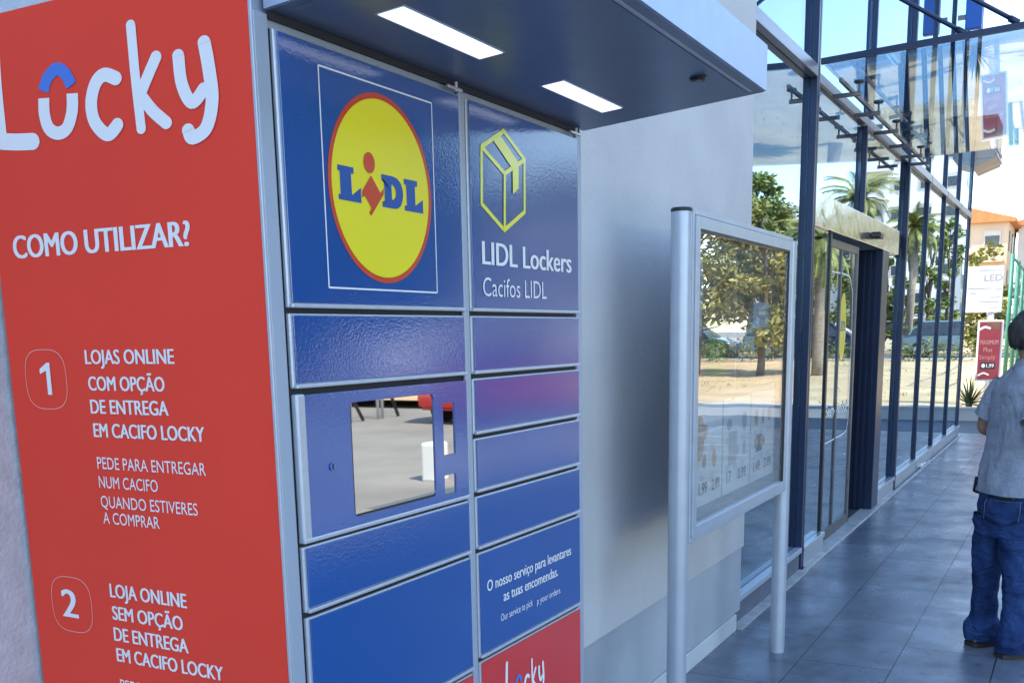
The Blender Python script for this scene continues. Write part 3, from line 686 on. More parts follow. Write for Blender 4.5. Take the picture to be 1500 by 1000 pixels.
# ================================================================== DISPLAY CASE
dc = empty('display_case', (4.35, 1.285, 0), 'silver glazed notice case on two round posts in front of the grey wall', 'notice board')
for x, z1 in ((3.597, 2.03), (5.108, 2.03)):
    g = MB(); g.tube([(x, 1.285, 0), (x, 1.285, z1)], 0.037, 28); p = smooth_by(g.build('post', M['alupaint'], dc), 50)
    g = MB(); g.tube([(x, 1.285, z1+0.0005), (x, 1.285, z1+0.010), (x, 1.285, z1+0.014)], [0.0385, 0.0385, 0.034], 28); smooth_by(g.build('post_cap', M['black'], p), 50)
FX0, FX1, FZ0, FZ1 = 3.641, 5.069, 0.838, 2.043
g = MB(); yf = 1.250
g.box(FX0, FX0+0.018, yf+0.006, 1.318, FZ0, FZ1, 0.003); g.box(FX1-0.018, FX1, yf+0.006, 1.318, FZ0, FZ1, 0.003)
g.box(FX0+0.0185, FX1-0.0185, yf+0.006, 1.318, FZ0, FZ0+0.018, 0.003); g.box(FX0+0.0185, FX1-0.0185, yf+0.006, 1.318, FZ1-0.018, FZ1, 0.003)
g.box(FX0+0.02, FX1-0.02, 1.306, 1.3165, FZ0+0.02, FZ1-0.02)
box = g.build('frame', M['alupaint'], dc)
t = 0.055
g = MB(); a0, a1, c0, c1 = FX0+0.0205, FX1-0.0205, FZ0+0.0205, FZ1-0.0205
g.box(a0, a0+t-0.012, yf, yf+0.02, c0, c1, 0.002); g.box(a1-t+0.012, a1, yf, yf+0.02, c0, c1, 0.002)
g.box(a0+t-0.0115, a1-t+0.0115, yf, yf+0.02, c0, c0+t-0.018, 0.002); g.box(a0+t-0.0115, a1-t+0.0115, yf, yf+0.02, c1-t+0.012, c1, 0.002)
dcd = g.build('door_frame', M['alupaint'], dc)
gx0, gx1, gz0, gz1 = a0+t-0.012, a1-t+0.012, c0+t-0.018, c1-t+0.012
g = MB()
g.box(gx0+0.0005, gx0+0.008, yf+0.004, yf+0.022, gz0, gz1); g.box(gx1-0.010, gx1-0.0005, yf+0.004, yf+0.022, gz0, gz1); g.box(gx0+0.009, gx1-0.011, yf+0.004, yf+0.022, gz1-0.008, gz1-0.0005)
g.build('gasket', M['black'], dcd)
g = MB(); g.box(gx0+0.0085, gx1-0.0105, yf+0.012, yf+0.016, gz0+0.001, gz1-0.0085); g.build('case_glass', M['caseglass'], dcd)
g = MB(); g.box(FX0+0.022, FX1-0.022, 1.300, 1.3055, FZ0+0.022, FZ1-0.022); g.build('backboard', M['back'], dc)
g = MB(); g.box(FX0+0.022, FX1-0.022, 1.272, 1.299, FZ0+0.022, FZ0+0.055); g.build('inner_ledge', M['alupaint'], dc)
FP = F_front(1.2965)
def poster(x0, x1, z0, z1, m, label, blocks, prices):
    g = MB(); g.box(x0, x1, 1.2965, 1.2995, z0, z1); o = g.build('poster', M[m], None); tag(o, label, 'poster')
    for nm, mm, (u0, u1, v0, v1), cur in blocks:
        g = MB()
        if cur: disc(g, (u0+u1)/2, (v0+v1)/2, (u1-u0)/2, (v1-v0)/2, FP, 0.0008, 28)
        else: g.poly([FP(u0, v0, 0.0008), FP(u1, v0, 0.0008), FP(u1, v1, 0.0008), FP(u0, v1, 0.0008)])
        g.build(nm, M[mm], o)
    if prices:
        random.seed(int(x0*100)); g = MB(); h = MB()
        for i in range(3):
            for j in range(2):
                u = x0+0.03+(x1-x0-0.06)*i/3; v = z0+0.13+j*0.115
                if random.random() < 0.75: disc(g, u+0.05, v+0.045, random.uniform(0.02, 0.045), random.uniform(0.025, 0.045), FP, 0.0011, 14)
                for q in range(3): h.poly([FP(u, v-0.012-q*0.008, 0.0012), FP(u+random.uniform(0.05, 0.1), v-0.012-q*0.008, 0.0012), FP(u+0.05, v-0.0155-q*0.008, 0.0012), FP(u, v-0.0155-q*0.008, 0.0012)])
        g.build('product_pictures', M[random.choice(('papertan', 'signgrey', 'paperblue'))], o); h.build('small_print', M['signgrey'], o)
    lines(o, M['ink'], FP, prices, 0.02, 0.0016, 'price')
poster(3.74, 4.30, 1.37, 1.93, 'posterdark', 'dim poster with a green field picture, upper left inside the glass case',
       [('green_picture', 'papergreen', (3.93, 4.18, 1.44, 1.66), False), ('bread_picture', 'papertan', (3.755, 3.88, 1.39, 1.56), True), ('blue_picture', 'paperblue', (3.75, 3.87, 1.60, 1.88), False)], [])
poster(4.34, 4.96, 1.37, 1.93, 'posterdark', 'dim poster with a black oval picture, upper right inside the glass case',
       [('oval_picture', 'ink', (4.60, 4.76, 1.47, 1.60), True), ('blue_picture', 'paperblue', (4.56, 4.82, 1.63, 1.74), False)], [])
poster(3.72, 4.15, 0.94, 1.34, 'paper', 'white price sheet at the lower left of the glass case, half hidden by the frame',
       [('tan_picture', 'papertan', (3.80, 3.92, 1.12, 1.30), True)], [('1.99', 3.86, 3.96, 0.985, 0.045), ('2.49', 4.02, 4.12, 0.985, 0.045)])
poster(4.17, 4.56, 0.94, 1.34, 'paper', 'white price sheet between two others along the bottom of the glass case',
       [('grey_picture', 'signgrey', (4.24, 4.36, 1.06, 1.20), False)], [('17', 4.22, 4.28, 0.985, 0.05), ('0.99', 4.38, 4.50, 0.985, 0.045)])
poster(4.58, 4.97, 0.94, 1.34, 'paper', 'white price sheet at the lower right of the glass case by the end post',
       [('dark_picture', 'ink', (4.66, 4.76, 1.07, 1.15), False)], [('1.49', 4.62, 4.73, 0.985, 0.045), ('3.99', 4.80, 4.92, 0.985, 0.045)])

# ================================================================== PERSON
def person():
    ph = R(-48); F = Vector((math.cos(ph), math.sin(ph), 0)); Rt = Vector((math.sin(ph), -math.cos(ph), 0))
    px = 5.60
    root = empty('person', (px, 0.27, 0), 'person in a grey shirt and blue jeans seen from behind on the tiled walkway', 'person')
    def P(y, z, x=px): return Vector((x, y, z))
    # body skeleton
    V = []; E_ = []; RAD = []
    def node(p, r, par=None):
        V.append(p); RAD.append(r); i = len(V)-1
        if par is not None: E_.append((par, i))
        return i
    pel = node(P(0.27, 0.86), 0.09)
    sp1 = node(P(0.255, 1.02), 0.088, pel); ch = node(P(0.242, 1.24), 0.088, sp1); nb = node(P(0.238, 1.39), 0.06, ch)
    nk = node(P(0.236, 1.455)+F*0.015, 0.05, nb); hb = node(P(0.236, 1.53)+F*0.022, 0.070, nk); ht = node(P(0.236, 1.605)+F*0.015, 0.078, hb)
    htp = node(P(0.236, 1.66)+F*0.01, 0.058, ht)
    ns = node(P(0.236, 1.545)+F*0.118, 0.010, hb); chn = node(P(0.236, 1.478)+F*0.085, 0.022, hb)
    for s in (-1, 1):
        node(P(0.236, 1.55)+Rt*s*0.092-F*0.002, 0.012, hb)
    def hand(w, d, up, side, par):
        palm = node(w+d*0.05, 0.026, par)
        for k, (sp, ln) in enumerate(((-0.028, 0.075), (-0.009, 0.085), (0.010, 0.080), (0.027, 0.062))):
            q = w+d*0.085+side*sp
            a = node(q, 0.010, palm); b = node(q+d*ln*0.5-up*0.012, 0.009, a); node(q+d*ln*0.85-up*0.035, 0.007, b)
        a = node(w+d*0.04-side*0.035-up*0.01, 0.011, palm); node(w+d*0.08-side*0.045-up*0.02, 0.009, a)
    # left arm (far), elbow pushed back
    sl = node(P(0.242, 1.345)-Rt*0.165, 0.058, ch); el = node(Vector((5.74, 0.438, 1.10)), 0.040, sl)
    wl = node(el and (V[el]+F*0.24+Vector((0, 0, -0.01))-Rt*-0.02), 0.027, el); hand(V[wl], F, Vector((0, 0, 1)), Rt, wl)
    sr = node(P(0.242, 1.345)+Rt*0.165, 0.058, ch); er = node(Vector((5.36, 0.190, 1.09)), 0.042, sr)
    wr = node(V[er]+F*0.24+Vector((0, 0, -0.02)), 0.027, er); hand(V[wr], F, Vector((0, 0, 1)), -Rt, wr)
    for s, (kx, ky, ax, ay) in ((-1, (5.665, 0.36, 5.665, 0.365)), (1, (5.53, 0.225, 5.515, 0.215))):
        hp = node(P(0.27, 0.80)+Rt*s*0.09, 0.075, pel); kn = node(Vector((kx, ky, 0.46)), 0.052, hp); an = node(Vector((ax, ay, 0.085)), 0.036, kn)
        node(Vector((ax, ay, 0.035))+F*0.13, 0.028, an)
    me = bpy.data.meshes.new('body'); me.from_pydata([v-Vector(root.location) for v in V], E_, []); me.materials.append(M['skin'])
    body = bpy.data.objects.new('body', me); COL.objects.link(body); body.parent = root
    sk = body.modifiers.new('skin', 'SKIN'); sk.use_smooth_shade = True
    for i, r in enumerate(RAD): me.skin_vertices[0].data[i].radius = (r, r)
    me.skin_vertices[0].data[0].use_root = True
    ss = body.modifiers.new('sub', 'SUBSURF'); ss.levels = 2; ss.render_levels = 2
    # clothing lofts
    def rings(spec, n=40, wr=0.0, seed=0, sup=2.3, fz=5.0):
        out = []
        zmax = len(spec)-1; N = zmax*7
        for i in range(N+1):
            t = i/7; k = min(int(t), zmax-1); f = t-k
            a, b = spec[k], spec[k+1]
            f2 = f
            c = a[0].lerp(b[0], f2); w = a[1]*(1-f2)+b[1]*f2; d = a[2]*(1-f2)+b[2]*f2
            rg = []
            for j in range(n):
                q = 2*math.pi*j/n; cs, sn = math.cos(q), math.sin(q)
                u = math.copysign(abs(cs)**(2/sup), cs); v = math.copysign(abs(sn)**(2/sup), sn)
                p = c+Rt*u*w+F*v*d
                if wr:
                    nn = noise.noise(Vector((cs*1.6+seed, sn*1.6, p.z*fz)))+0.5*noise.noise(Vector((cs*3.5+seed, sn*3.5, p.z*fz*2.2)))
                    rg_ = 0.5-abs(noise.noise(Vector((cs*1.2+seed, sn*1.2+p.z*2.5, p.z*fz*1.1))))*2.2
                    dr = (p-c).normalized(); p = p+dr*(nn*0.7+rg_*0.8)*wr
                rg.append(p)
            out.append(rg)
        return out
    sh = [(P(0.266, 0.812), 0.186, 0.145), (P(0.264, 0.87), 0.184, 0.142), (P(0.256, 0.97), 0.176, 0.128), (P(0.246, 1.08), 0.180, 0.122), (P(0.242, 1.20), 0.192, 0.120),
          (P(0.240, 1.30), 0.188, 0.108), (P(0.239, 1.365), 0.158, 0.090), (P(0.238, 1.405), 0.105, 0.074), (P(0.237, 1.425), 0.072, 0.066)]
    g = MB(); g.loft(rings(sh, 64, 0.014, 1.0, fz=9.0), cap=False); shirt = g.build('shirt', M['shirt'], root, True)
    g = MB(); g.loft(rings([(P(0.237, 1.415), 0.071, 0.066), (P(0.237, 1.438)+F*0.004, 0.066, 0.062), (P(0.237, 1.462)+F*0.008, 0.060, 0.058)], 32, 0), cap=False); g.build('collar', M['shirt'], shirt, True)
    for s, elp in ((-1, V[el]), (1, V[er])):
        s0 = P(0.242, 1.335)+Rt*s*0.145; e0 = elp
        pts = [s0.lerp(e0, t) for t in (-0.05, 0.15, 0.35, 0.55, 0.72)]
        g = MB(); g.tube(pts, [0.062, 0.074, 0.074, 0.072, 0.075], 24, cap=False)
        for v in g.v:
            v += Vector((noise.noise(v*14), noise.noise(v*14+Vector((7, 0, 0))), noise.noise(v*14+Vector((0, 9, 0)))))*0.006
        g.build('sleeve', M['shirt'], shirt, True)
    # jeans: hips and two legs in one mesh
    g = MB()
    hip = [(P(0.283, 0.60), 0.155, 0.118), (P(0.277, 0.66), 0.165, 0.127), (P(0.272, 0.74), 0.170, 0.132), (P(0.269, 0.82), 0.160, 0.122), (P(0.268, 0.862), 0.150, 0.112)]
    g.loft(rings(hip, 44, 0.010, 4.0), cap=True)
    def leg(cl, seed):
        g.loft(rings(cl, 44, 0.011, seed, 2.1, 9.0), cap=False)
    leg([(Vector((5.665, 0.370, 0.035)), 0.070, 0.080), (Vector((5.667, 0.371, 0.07)), 0.080, 0.092), (Vector((5.665, 0.370, 0.115)), 0.076, 0.086), (Vector((5.665, 0.366, 0.155)), 0.059, 0.066), (Vector((5.662, 0.364, 0.30)), 0.055, 0.064),
         (Vector((5.655, 0.360, 0.45)), 0.062, 0.074), (Vector((5.645, 0.350, 0.58)), 0.077, 0.098), (Vector((5.635, 0.338, 0.70)), 0.086, 0.116)], 11.0)
    leg([(Vector((5.515, 0.212, 0.030)), 0.074, 0.086), (Vector((5.517, 0.211, 0.075)), 0.079, 0.092), (Vector((5.52, 0.210, 0.12)), 0.070, 0.080), (Vector((5.522, 0.210, 0.17)), 0.060, 0.068), (Vector((5.530, 0.212, 0.30)), 0.058, 0.068),
         (Vector((5.535, 0.218, 0.45)), 0.066, 0.080), (Vector((5.545, 0.228, 0.58)), 0.082, 0.102), (Vector((5.555, 0.240, 0.70)), 0.088, 0.118)], 17.0)
    jeans = g.build('jeans', M['denim'], root, True)
    # back pocket, following the right buttock
    def hipsurf(a, z, off):
        k = min(range(len(hip)), key=lambda i: abs(hip[i][0].z-z)); c = hip[k][0]; w = hip[k][1]; d = hip[k][2]
        cs, sn = math.cos(a), math.sin(a)
        u = math.copysign(abs(cs)**(2/2.3), cs); v = math.copysign(abs(sn)**(2/2.3), sn)
        return Vector((c.x, c.y, z))+Rt*u*(w+off)+F*v*(d+off)
    def patch(a0, a1, z0, z1, off, point=0.0, nA=10, nZ=6):
        vs = []; fs = []
        for j in range(nZ+1):
            for i in range(nA+1):
                f = i/nA; z = z0+(z1-z0)*j/nZ - point*(1-abs(2*f-1))*(1-j/nZ)
                vs.append(hipsurf(a0+(a1-a0)*f, z, off))
        for j in range(nZ):
            for i in range(nA):
                a = j*(nA+1)+i; fs.append((a, a+1, a+nA+2, a+nA+1))
        return vs, fs
    A0, A1 = R(-92), R(-28)
    v_, f_ = patch(A0, A1, 0.685, 0.795, 0.0125, 0.02); g = MB(); g.add(v_, f_)
    pk = g.build('back_pocket', M['denim'], jeans, True); so = pk.modifiers.new('solid', 'SOLIDIFY'); so.thickness = 0.006
    g = MB()
    for pts in ([hipsurf(A0+0.03, z, 0.016) for z in (0.69, 0.73, 0.77, 0.79)], [hipsurf(A1-0.03, z, 0.016) for z in (0.69, 0.73, 0.77, 0.79)], [hipsurf(A0+(A1-A0)*k/8, 0.787, 0.016) for k in range(9)]):
        g.tube(pts, 0.0016, 5)
    g.build('stitching', M['thread'], jeans)
    v_, f_ = patch(R(-82), R(-42), 0.786, 0.812, 0.010); g = MB(); g.add(v_, f_)
    wl_ = g.build('wallet', M['shoe'], None, True); tag(wl_, 'black wallet sticking out of the back pocket of the jeans', 'wallet'); so = wl_.modifiers.new('solid', 'SOLIDIFY'); so.thickness = 0.012
    # belt pouch
    c = hipsurf(R(192), 0.825, 0.026)
    g = MB(); g.box(-0.035, 0.035, -0.022, 0.022, -0.040, 0.045, 0.010); q = Matrix.Translation(c) @ Matrix.Rotation(ph, 4, 'Z') @ Matrix.Rotation(R(10), 4, 'X')
    g.v = [q @ v for v in g.v]
    po = g.build('belt_pouch', M['shoe'], None, True); tag(po, 'small black phone pouch clipped to the waist of the jeans', 'pouch')
    smooth_by(po)
    # shoes
    for s, c in ((-1, Vector((5.690, 0.335, 0))), (1, Vector((5.540, 0.185, 0)))):
        prof = [(-0.115, 0.030, 0.05), (-0.095, 0.038, 0.075), (-0.03, 0.040, 0.085), (0.04, 0.043, 0.075), (0.10, 0.046, 0.055), (0.145, 0.040, 0.045), (0.172, 0.022, 0.035)]
        g = MB(); rg = []
        for d, w, h in prof:
            rg.append([c+F*d+Rt*w*math.cos(t)+Vector((0, 0, 0.018+max(0, (h-0.018)*math.sin(t)))) for t in [2*math.pi*k/20 for k in range(20)]])
        g.loft(rg); shoe = g.build('shoe', M['shoe'], root, True)
        g = MB(); rg = []
        for d, w, h in prof:
            rg.append([c+F*d*1.03+Rt*(w+0.004)*a+Vector((0, 0, z)) for a, z in ((-1, 0.001), (1, 0.001), (1, 0.024), (-1, 0.024))])
        g.loft(rg); g.build('sole', M['sole'], shoe)
    # hair: shell over the back and top of the head
    hc = P(0.236, 1.585)+F*0.008; g = MB(); vs = []; n, m_ = 36, 20
    for j in range(m_+1):
        th = math.pi*0.70*j/m_
        for i in range(n):
            a = 2*math.pi*i/n; d = Rt*math.cos(a)+F*math.sin(a)
            front = max(0, math.sin(a)); lim = th*(1-0.42*front)
            r = Vector((0, 0, 0))+d*math.sin(lim)
            k = Rt*(r.dot(Rt)*0.090)+F*(r.dot(F)*0.104)+Vector((0, 0, math.cos(lim)*0.108))
            k *= 1+0.09*noise.noise(k*32)
            vs.append(hc+k)
    g.add(vs, [(j*n+i, j*n+(i+1) % n, (j+1)*n+(i+1) % n, (j+1)*n+i) for j in range(m_) for i in range(n)])
    hr = g.build('hair', M['hair'], root, True); so = hr.modifiers.new('solid', 'SOLIDIFY'); so.thickness = 0.012; so.offset = -1
    g = MB()
    for i in range(900):
        a = random.uniform(0, 6.283); th = math.pi*0.70*math.sqrt(random.random()); d = Rt*math.cos(a)+F*math.sin(a)
        pts = []
        for q in range(4):
            t2 = min(th+q*0.10, math.pi*0.76); lim = t2*(1-0.42*max(0, math.sin(a))); r = d*math.sin(lim)
            pts.append(hc+(Rt*(r.dot(Rt)*0.091)+F*(r.dot(F)*0.105)+Vector((0, 0, math.cos(lim)*0.109)))*(1.0+0.018*q*random.uniform(0.3, 1.2)))
        g.tube(pts, [0.0022, 0.002, 0.0016, 0.0005], 3, cap=False)
    g.build('strands', M['hair'], hr)
    # eyes
    for s in (-1, 1):
        b = bmesh.new(); bmesh.ops.create_uvsphere(b, u_segments=10, v_segments=8, radius=0.012)
        ctr = P(0.236, 1.568)+F*0.083+Rt*s*0.031
        for v in b.verts: v.co += ctr
        MB().bm(b).build('eye', M['paper'], root, True)
person()

# ================================================================== SIGNS, AGAVE, FENCE
sg = empty('red_sign', (20.3, 1.47, 0.15), 'narrow dark red upright sign board on a post behind the low wall', 'sign')
g = MB(); g.tube([(20.36, 1.45, 0.1), (20.36, 1.45, 1.0)], 0.04, 12); g.build('post', M['signwhite'], sg, True)
g = MB(); g.box(20.28, 20.34, 1.30, 1.72, 0.66, 1.72, 0.008); fr_ = g.build('sign_frame', M['signwhite'], sg)
g = MB(); g.box(20.272, 20.2795, 1.335, 1.685, 0.69, 1.69); bd = g.build('sign_board', M['signred'], sg)
FR = F_side(20.272)
lines(bd, mat('pale_red_print', (0.52, 0.22, 0.20), 0.5, var=0.1), FR, [('MAXIMUM', 1.655, 1.37, 1.30, 0.075, 0.02), ('Plus', 1.60, 1.46, 1.17, 0.075, 0.02), ('Simply', 1.665, 1.40, 1.04, 0.075, 0.0)], e=0.002)
g = MB(); g.poly([FR(1.64, 0.87, 0.002), FR(1.40, 0.87, 0.002), FR(1.40, 0.985, 0.002), FR(1.64, 0.985, 0.002)]); g.build('black_band', M['ink'], bd)
g = MB(); disc(g, 1.59, 0.928, 0.03, 0.036, FR, 0.003, 20); text(g, '1,99', 1.54, 1.42, 0.90, 0.06, FR, 0.02, e=0.003)
stroke(g, [(1.66, 0.76), (1.58, 0.80), (1.50, 0.77)], 0.014, FR, 0.003); stroke(g, [(1.68, 1.56), (1.60, 1.60), (1.52, 1.58)], 0.02, FR, 0.003); g.build('light_print', M['signwhite'], bd)
g = MB(); g.poly([FR(1.42, 1.55, 0.0021), FR(1.36, 1.55, 0.0021), FR(1.36, 1.68, 0.0021), FR(1.60, 1.68, 0.0021)]); g.build('brown_print', mat('brown_print', (0.20, 0.10, 0.06), 0.5, var=0.2, vscale=12), bd)

ws = empty('white_sign', (21, 1.6, 0.15), 'white advertising board with faint grey lettering on a post, above the red sign', 'sign')
g = MB(); g.tube([(21.06, 1.58, 0.1), (21.06, 1.58, 1.90)], 0.06, 12); g.build('post', M['signwhite'], ws, True)
g = MB(); g.box(20.98, 21.05, 1.40, 2.35, 1.86, 2.68, 0.01); wb = g.build('sign_board', M['signwhite'], ws)
FW = F_side(20.98)
lines(wb, M['signgrey'], FW, [('BARRIGA AL', 1.80, 1.43, 2.585, 0.045), ('LED', 1.72, 1.42, 2.42, 0.11, 0.02)], e=0.003)
g = MB()
for z, a, b in ((2.29, 1.98, 1.60), (2.27, 1.52, 1.43), (2.20, 1.95, 1.85), (2.13, 1.62, 1.44), (2.05, 1.80, 1.46), (1.95, 1.60, 1.45)): stroke(g, [(a, z), (b, z)], 0.006, FW, 0.003, curve=False)
g.build('small_print', M['signgrey'], wb)
# agave-like plant
ag = empty('spiky_plant', (20.25, 1.78, 0.18), 'spiky sword leaved plant growing just behind the low wall', 'plant')
def spiky(root, n, L_, wid, m):
    g = MB(); c = Vector(root.location)+Vector((0, 0, 0.06))
    for i in range(n):
        a = random.uniform(0, 6.283); el = R(random.uniform(-8, 85)); l = L_*random.uniform(0.75, 1.1)
        d = Vector((math.cos(a)*math.cos(el), math.sin(a)*math.cos(el), math.sin(el))); s = Vector((-math.sin(a), math.cos(a), 0))
        up = s.cross(d); 
        pts = []
        for t, w in ((0, 0.6), (0.3, 1.0), (0.65, 0.7), (1, 0.02)):
            p = c+d*l*t-Vector((0, 0, 1))*0.10*t*t*math.cos(el)
            pts.append((p-s*wid*w, p+up*-wid*0.4*w, p+s*wid*w))
        vs = [q for t in pts for q in t]
        g.add(vs, [(k*3+j, k*3+j+1, k*3+j+4, k*3+j+3) for k in range(3) for j in range(2)])
    return g.build('leaves', m, root)
spiky(ag, 64, 0.58, 0.020, M['agave'])
g = MB(); g.tube([(20.25, 1.78, 0.10), (20.25, 1.78, 0.27)], [0.05, 0.06], 10); g.build('stem', M['bark'], ag, True)

fn = empty('sports_fence', (26, 1.6, 0.2), 'tall green tubular fence behind the white sign', 'fence')
def fpt(t): return (25.5+t*12, 1.55+t*0.17)
for k in range(5):
    x, y = fpt(k/4); g = MB(); g.tube([(x, y, 0.1), (x, y, 3.15)], 0.045, 10); g.build('fence_post', M['green'], fn, True)
for z in (3.08, 1.75, 0.5):
    g = MB(); g.tube([(*fpt(0), z), (*fpt(1), z)], 0.025, 8); g.build('fence_rail', M['green'], fn, True)
g = MB()
for i in range(14): g.tube([(*fpt(i/14), 0.4), (*fpt(i/14), 3.08)], 0.004, 4, cap=False)
for i in range(13): g.tube([(*fpt(0), 0.5+i*0.2), (*fpt(1), 0.5+i*0.2)], 0.005, 4, cap=False)
g.build('fence_mesh', M['green'], fn)

# paper scraps on the sill
g = MB()
for i in range(7):
    x = 12.55+random.uniform(0, 0.7); y = 1.585+random.uniform(-0.03, 0.012); z = 0.02; r = random.uniform(0.015, 0.035)
    pts = [(x+random.uniform(-r, r)*2, y+random.uniform(-r, r), z+random.uniform(0, r*1.6)) for _ in range(7)]
    b = bmesh.new()
    for p in pts: b.verts.new(p)
    bmesh.ops.convex_hull(b, input=b.verts); g.bm(b)
tag(g.build('crumpled_paper', M['paper']), 'crumpled white paper lying at the foot of the glass front', 'litter')

# ================================================================== VEGETATION
def leaf_cloud(mb, c, rad, n, size, flat=0.8):
    c = Vector(c)
    for _ in range(n):
        d = Vector((random.gauss(0, 1), random.gauss(0, 1), random.gauss(0, 1))).normalized()
        r = random.random()**0.45
        p = c+Vector((d.x*rad[0], d.y*rad[1], d.z*rad[2]))*r
        a = Vector((random.gauss(0, 1), random.gauss(0, 1), random.gauss(0, 0.6))).normalized(); b = a.cross(Vector((random.gauss(0, 1), random.gauss(0, 1), random.gauss(0, 1)))).normalized()
        s = size*random.uniform(0.6, 1.3)
        mb.add([p-a*s, p+b*s*0.45, p+a*s, p-b*s*0.45], [(0, 1, 2, 3)])
def tree(name, loc, h, spread, label, m, group, trunk=0.28, clumps=26, per=150, leaf=0.16, tall=False, low=0.3):
    r = empty(name, loc, label, 'tree', group); x, y, z = loc
    g = MB(); ct = []
    g.tube([(x, y, z-0.2), (x+0.1, y, z+h*0.25), (x-0.05, y+0.08, z+h*0.5), (x, y, z+h*0.8)], [trunk, trunk*0.75, trunk*0.5, trunk*0.15], 10)
    f = MB()
    for k in range(clumps):
        t = random.uniform(low, 1.0); a = random.uniform(0, 6.283)
        prof = math.sin(math.pi*min(1, (t-low)/(1-low)*0.85+0.12))**0.7
        q = spread*prof*random.uniform(0.35, 1.0)
        c = (x+math.cos(a)*q, y+math.sin(a)*q, z+h*t*0.96)
        s = spread*random.uniform(0.22, 0.42)
        leaf_cloud(f, c, (s, s, s*(1.1 if tall else 0.75)), per, leaf)
        if k % 2 == 0: g.tube([(x, y, z+h*max(0.2, t-0.22)), Vector(((x+c[0])/2, (y+c[1])/2, z+h*(t-0.08))), c], [trunk*0.32, trunk*0.2, trunk*0.06], 6)
    g.build('trunk', M['bark'], r, True); f.build('crown', m, r)
    return r
def palm(name, loc, h, L_, label, seed):
    random.seed(seed)
    r = empty(name, loc, label, 'palm tree', 'palm trees by the road'); x, y, z = loc
    g = MB(); g.tube([(x, y, z-0.2), (x, y, z+0.5), (x+0.06, y, z+h*0.5), (x, y, z+h)], [0.19, 0.15, 0.12, 0.15], 12); g.build('trunk', M['palmbark'], r, True)
    f = MB(); c = Vector((x, y, z+h))
    for i in range(44):
        a = random.uniform(0, 6.283); e0 = R(random.uniform(-35, 80)); l = L_*random.uniform(0.8, 1.1)
        hd = Vector((math.cos(a), math.sin(a), 0)); s = Vector((-math.sin(a), math.cos(a), 0))
        pts = [c]; e = e0
        for k in range(9):
            pts.append(pts[-1]+(hd*math.cos(e)+Vector((0, 0, 1))*math.sin(e))*l/9); e -= R(8+5*random.random())
        f.tube(pts, [0.02]*5+[0.012]*5, 4, cap=False)
        for k in range(1, 10):
            for j in range(4):
                t = j/4; p = pts[k-1].lerp(pts[k], t); ll = l*0.22*math.sin(math.pi*min(1, (k+t)/10.5)*0.9+0.25)
                fw = (pts[k]-pts[k-1]).normalized()
                for sg_ in (-1, 1):
                    tip = p+(s*sg_*0.8+fw*0.55+Vector((0, 0, -0.35))).normalized()*ll*random.uniform(0.8, 1.15)
                    f.add([p-fw*0.022, p+fw*0.022, tip], [(0, 1, 2)])
    f.build('crown', M['palm'], r)
palm('palm_tree', (45.2, -5.3, 0.5), 6.2, 2.1, 'tall palm whose crown stands highest above the road', 1)
palm('palm_tree', (30.5, -3.45, 0.35), 3.6, 1.5, 'short palm nearest the low wall, on the dry field', 2)
palm('palm_tree', (44.0, -2.9, 0.5), 4.9, 1.5, 'middle sized palm beside the slim dark trees', 3)
palm('palm_tree', (52.0, -10.4, 0.5), 6.0, 2.0, 'palm on the far side of the road beside the leafy trees', 4)
random.seed(21)
GT = 'trees along the road'
tree('leafy_tree', (45, -9.4, 0.4), 7.9, 1.9, 'rounded dark green tree by the corner of the grey wall, reflected in the first pane', M['leaf'], GT, clumps=34, per=150, leaf=0.14)
for i, (x, y, h) in enumerate(((52, -4.2, 6.4), (52.5, -3.35, 6.0), (53, -2.6, 6.2), (52.5, -5.3, 5.6))):
    tree('slim_tree', (x, y, 0.5), h, 0.75, ['slim upright tree by the middle palm', 'slim upright tree second from the palm', 'slim upright tree at the end of the row', 'slim upright tree standing shortest in its row'][i], M['leaf'], GT, trunk=0.12, clumps=26, per=90, leaf=0.11, tall=True, low=0.12)
for i, (x, y, h, s) in enumerate(((31, -8.0, 6.6, 2.2), (36, -11.5, 7.6, 2.6), (29, -12.5, 6.4, 2.3), (39, -15.5, 8.0, 2.8), (30.5, -5.9, 5.2, 1.5))):
    tree('street_tree', (x, y, 0.3), h, s, ['broad grey green tree reflected at the middle of the notice case', 'tall grey green tree reflected behind the others in the notice case', 'broad grey green tree reflected at the left of the notice case', 'largest grey green tree, deepest in the notice case reflection', 'small grey green tree reflected at the right of the notice case'][i], M['leaf'] if i % 2 else M['leafy'], GT, trunk=0.09, clumps=34, per=150, leaf=0.12, low=0.2)
for i, (x, y, h, s_) in enumerate(((60, -9.6, 7.0, 2.0), (61, -12.6, 8.5, 2.4), (58, -7.4, 5.0, 1.6), (46, -7.3, 5.2, 1.3))):
    tree('roadside_tree', (x, y, 0.4), h, s_, ['bright green tree behind the palms on the far side of the road', 'tallest bright green tree on the far side of the road', 'low bright green tree on the far side of the road', 'small bright green tree next to the teal van'][i], M['leafy'] if i % 2 else M['leaf'], GT, clumps=26, per=110, leaf=0.13, low=0.12)
tree('yellow_tree', (45, 3.7, 0.4), 4.4, 1.3, 'yellowish autumn tree below the orange roofed flats', M['leafy'], GT, clumps=30, per=110, leaf=0.13, low=0.15)
tree('yellow_tree', (40.5, 1.55, 0.4), 3.6, 1.2, 'yellowish autumn tree behind the green fence', M['leafy'], GT, clumps=30, per=110, leaf=0.13, low=0.12)
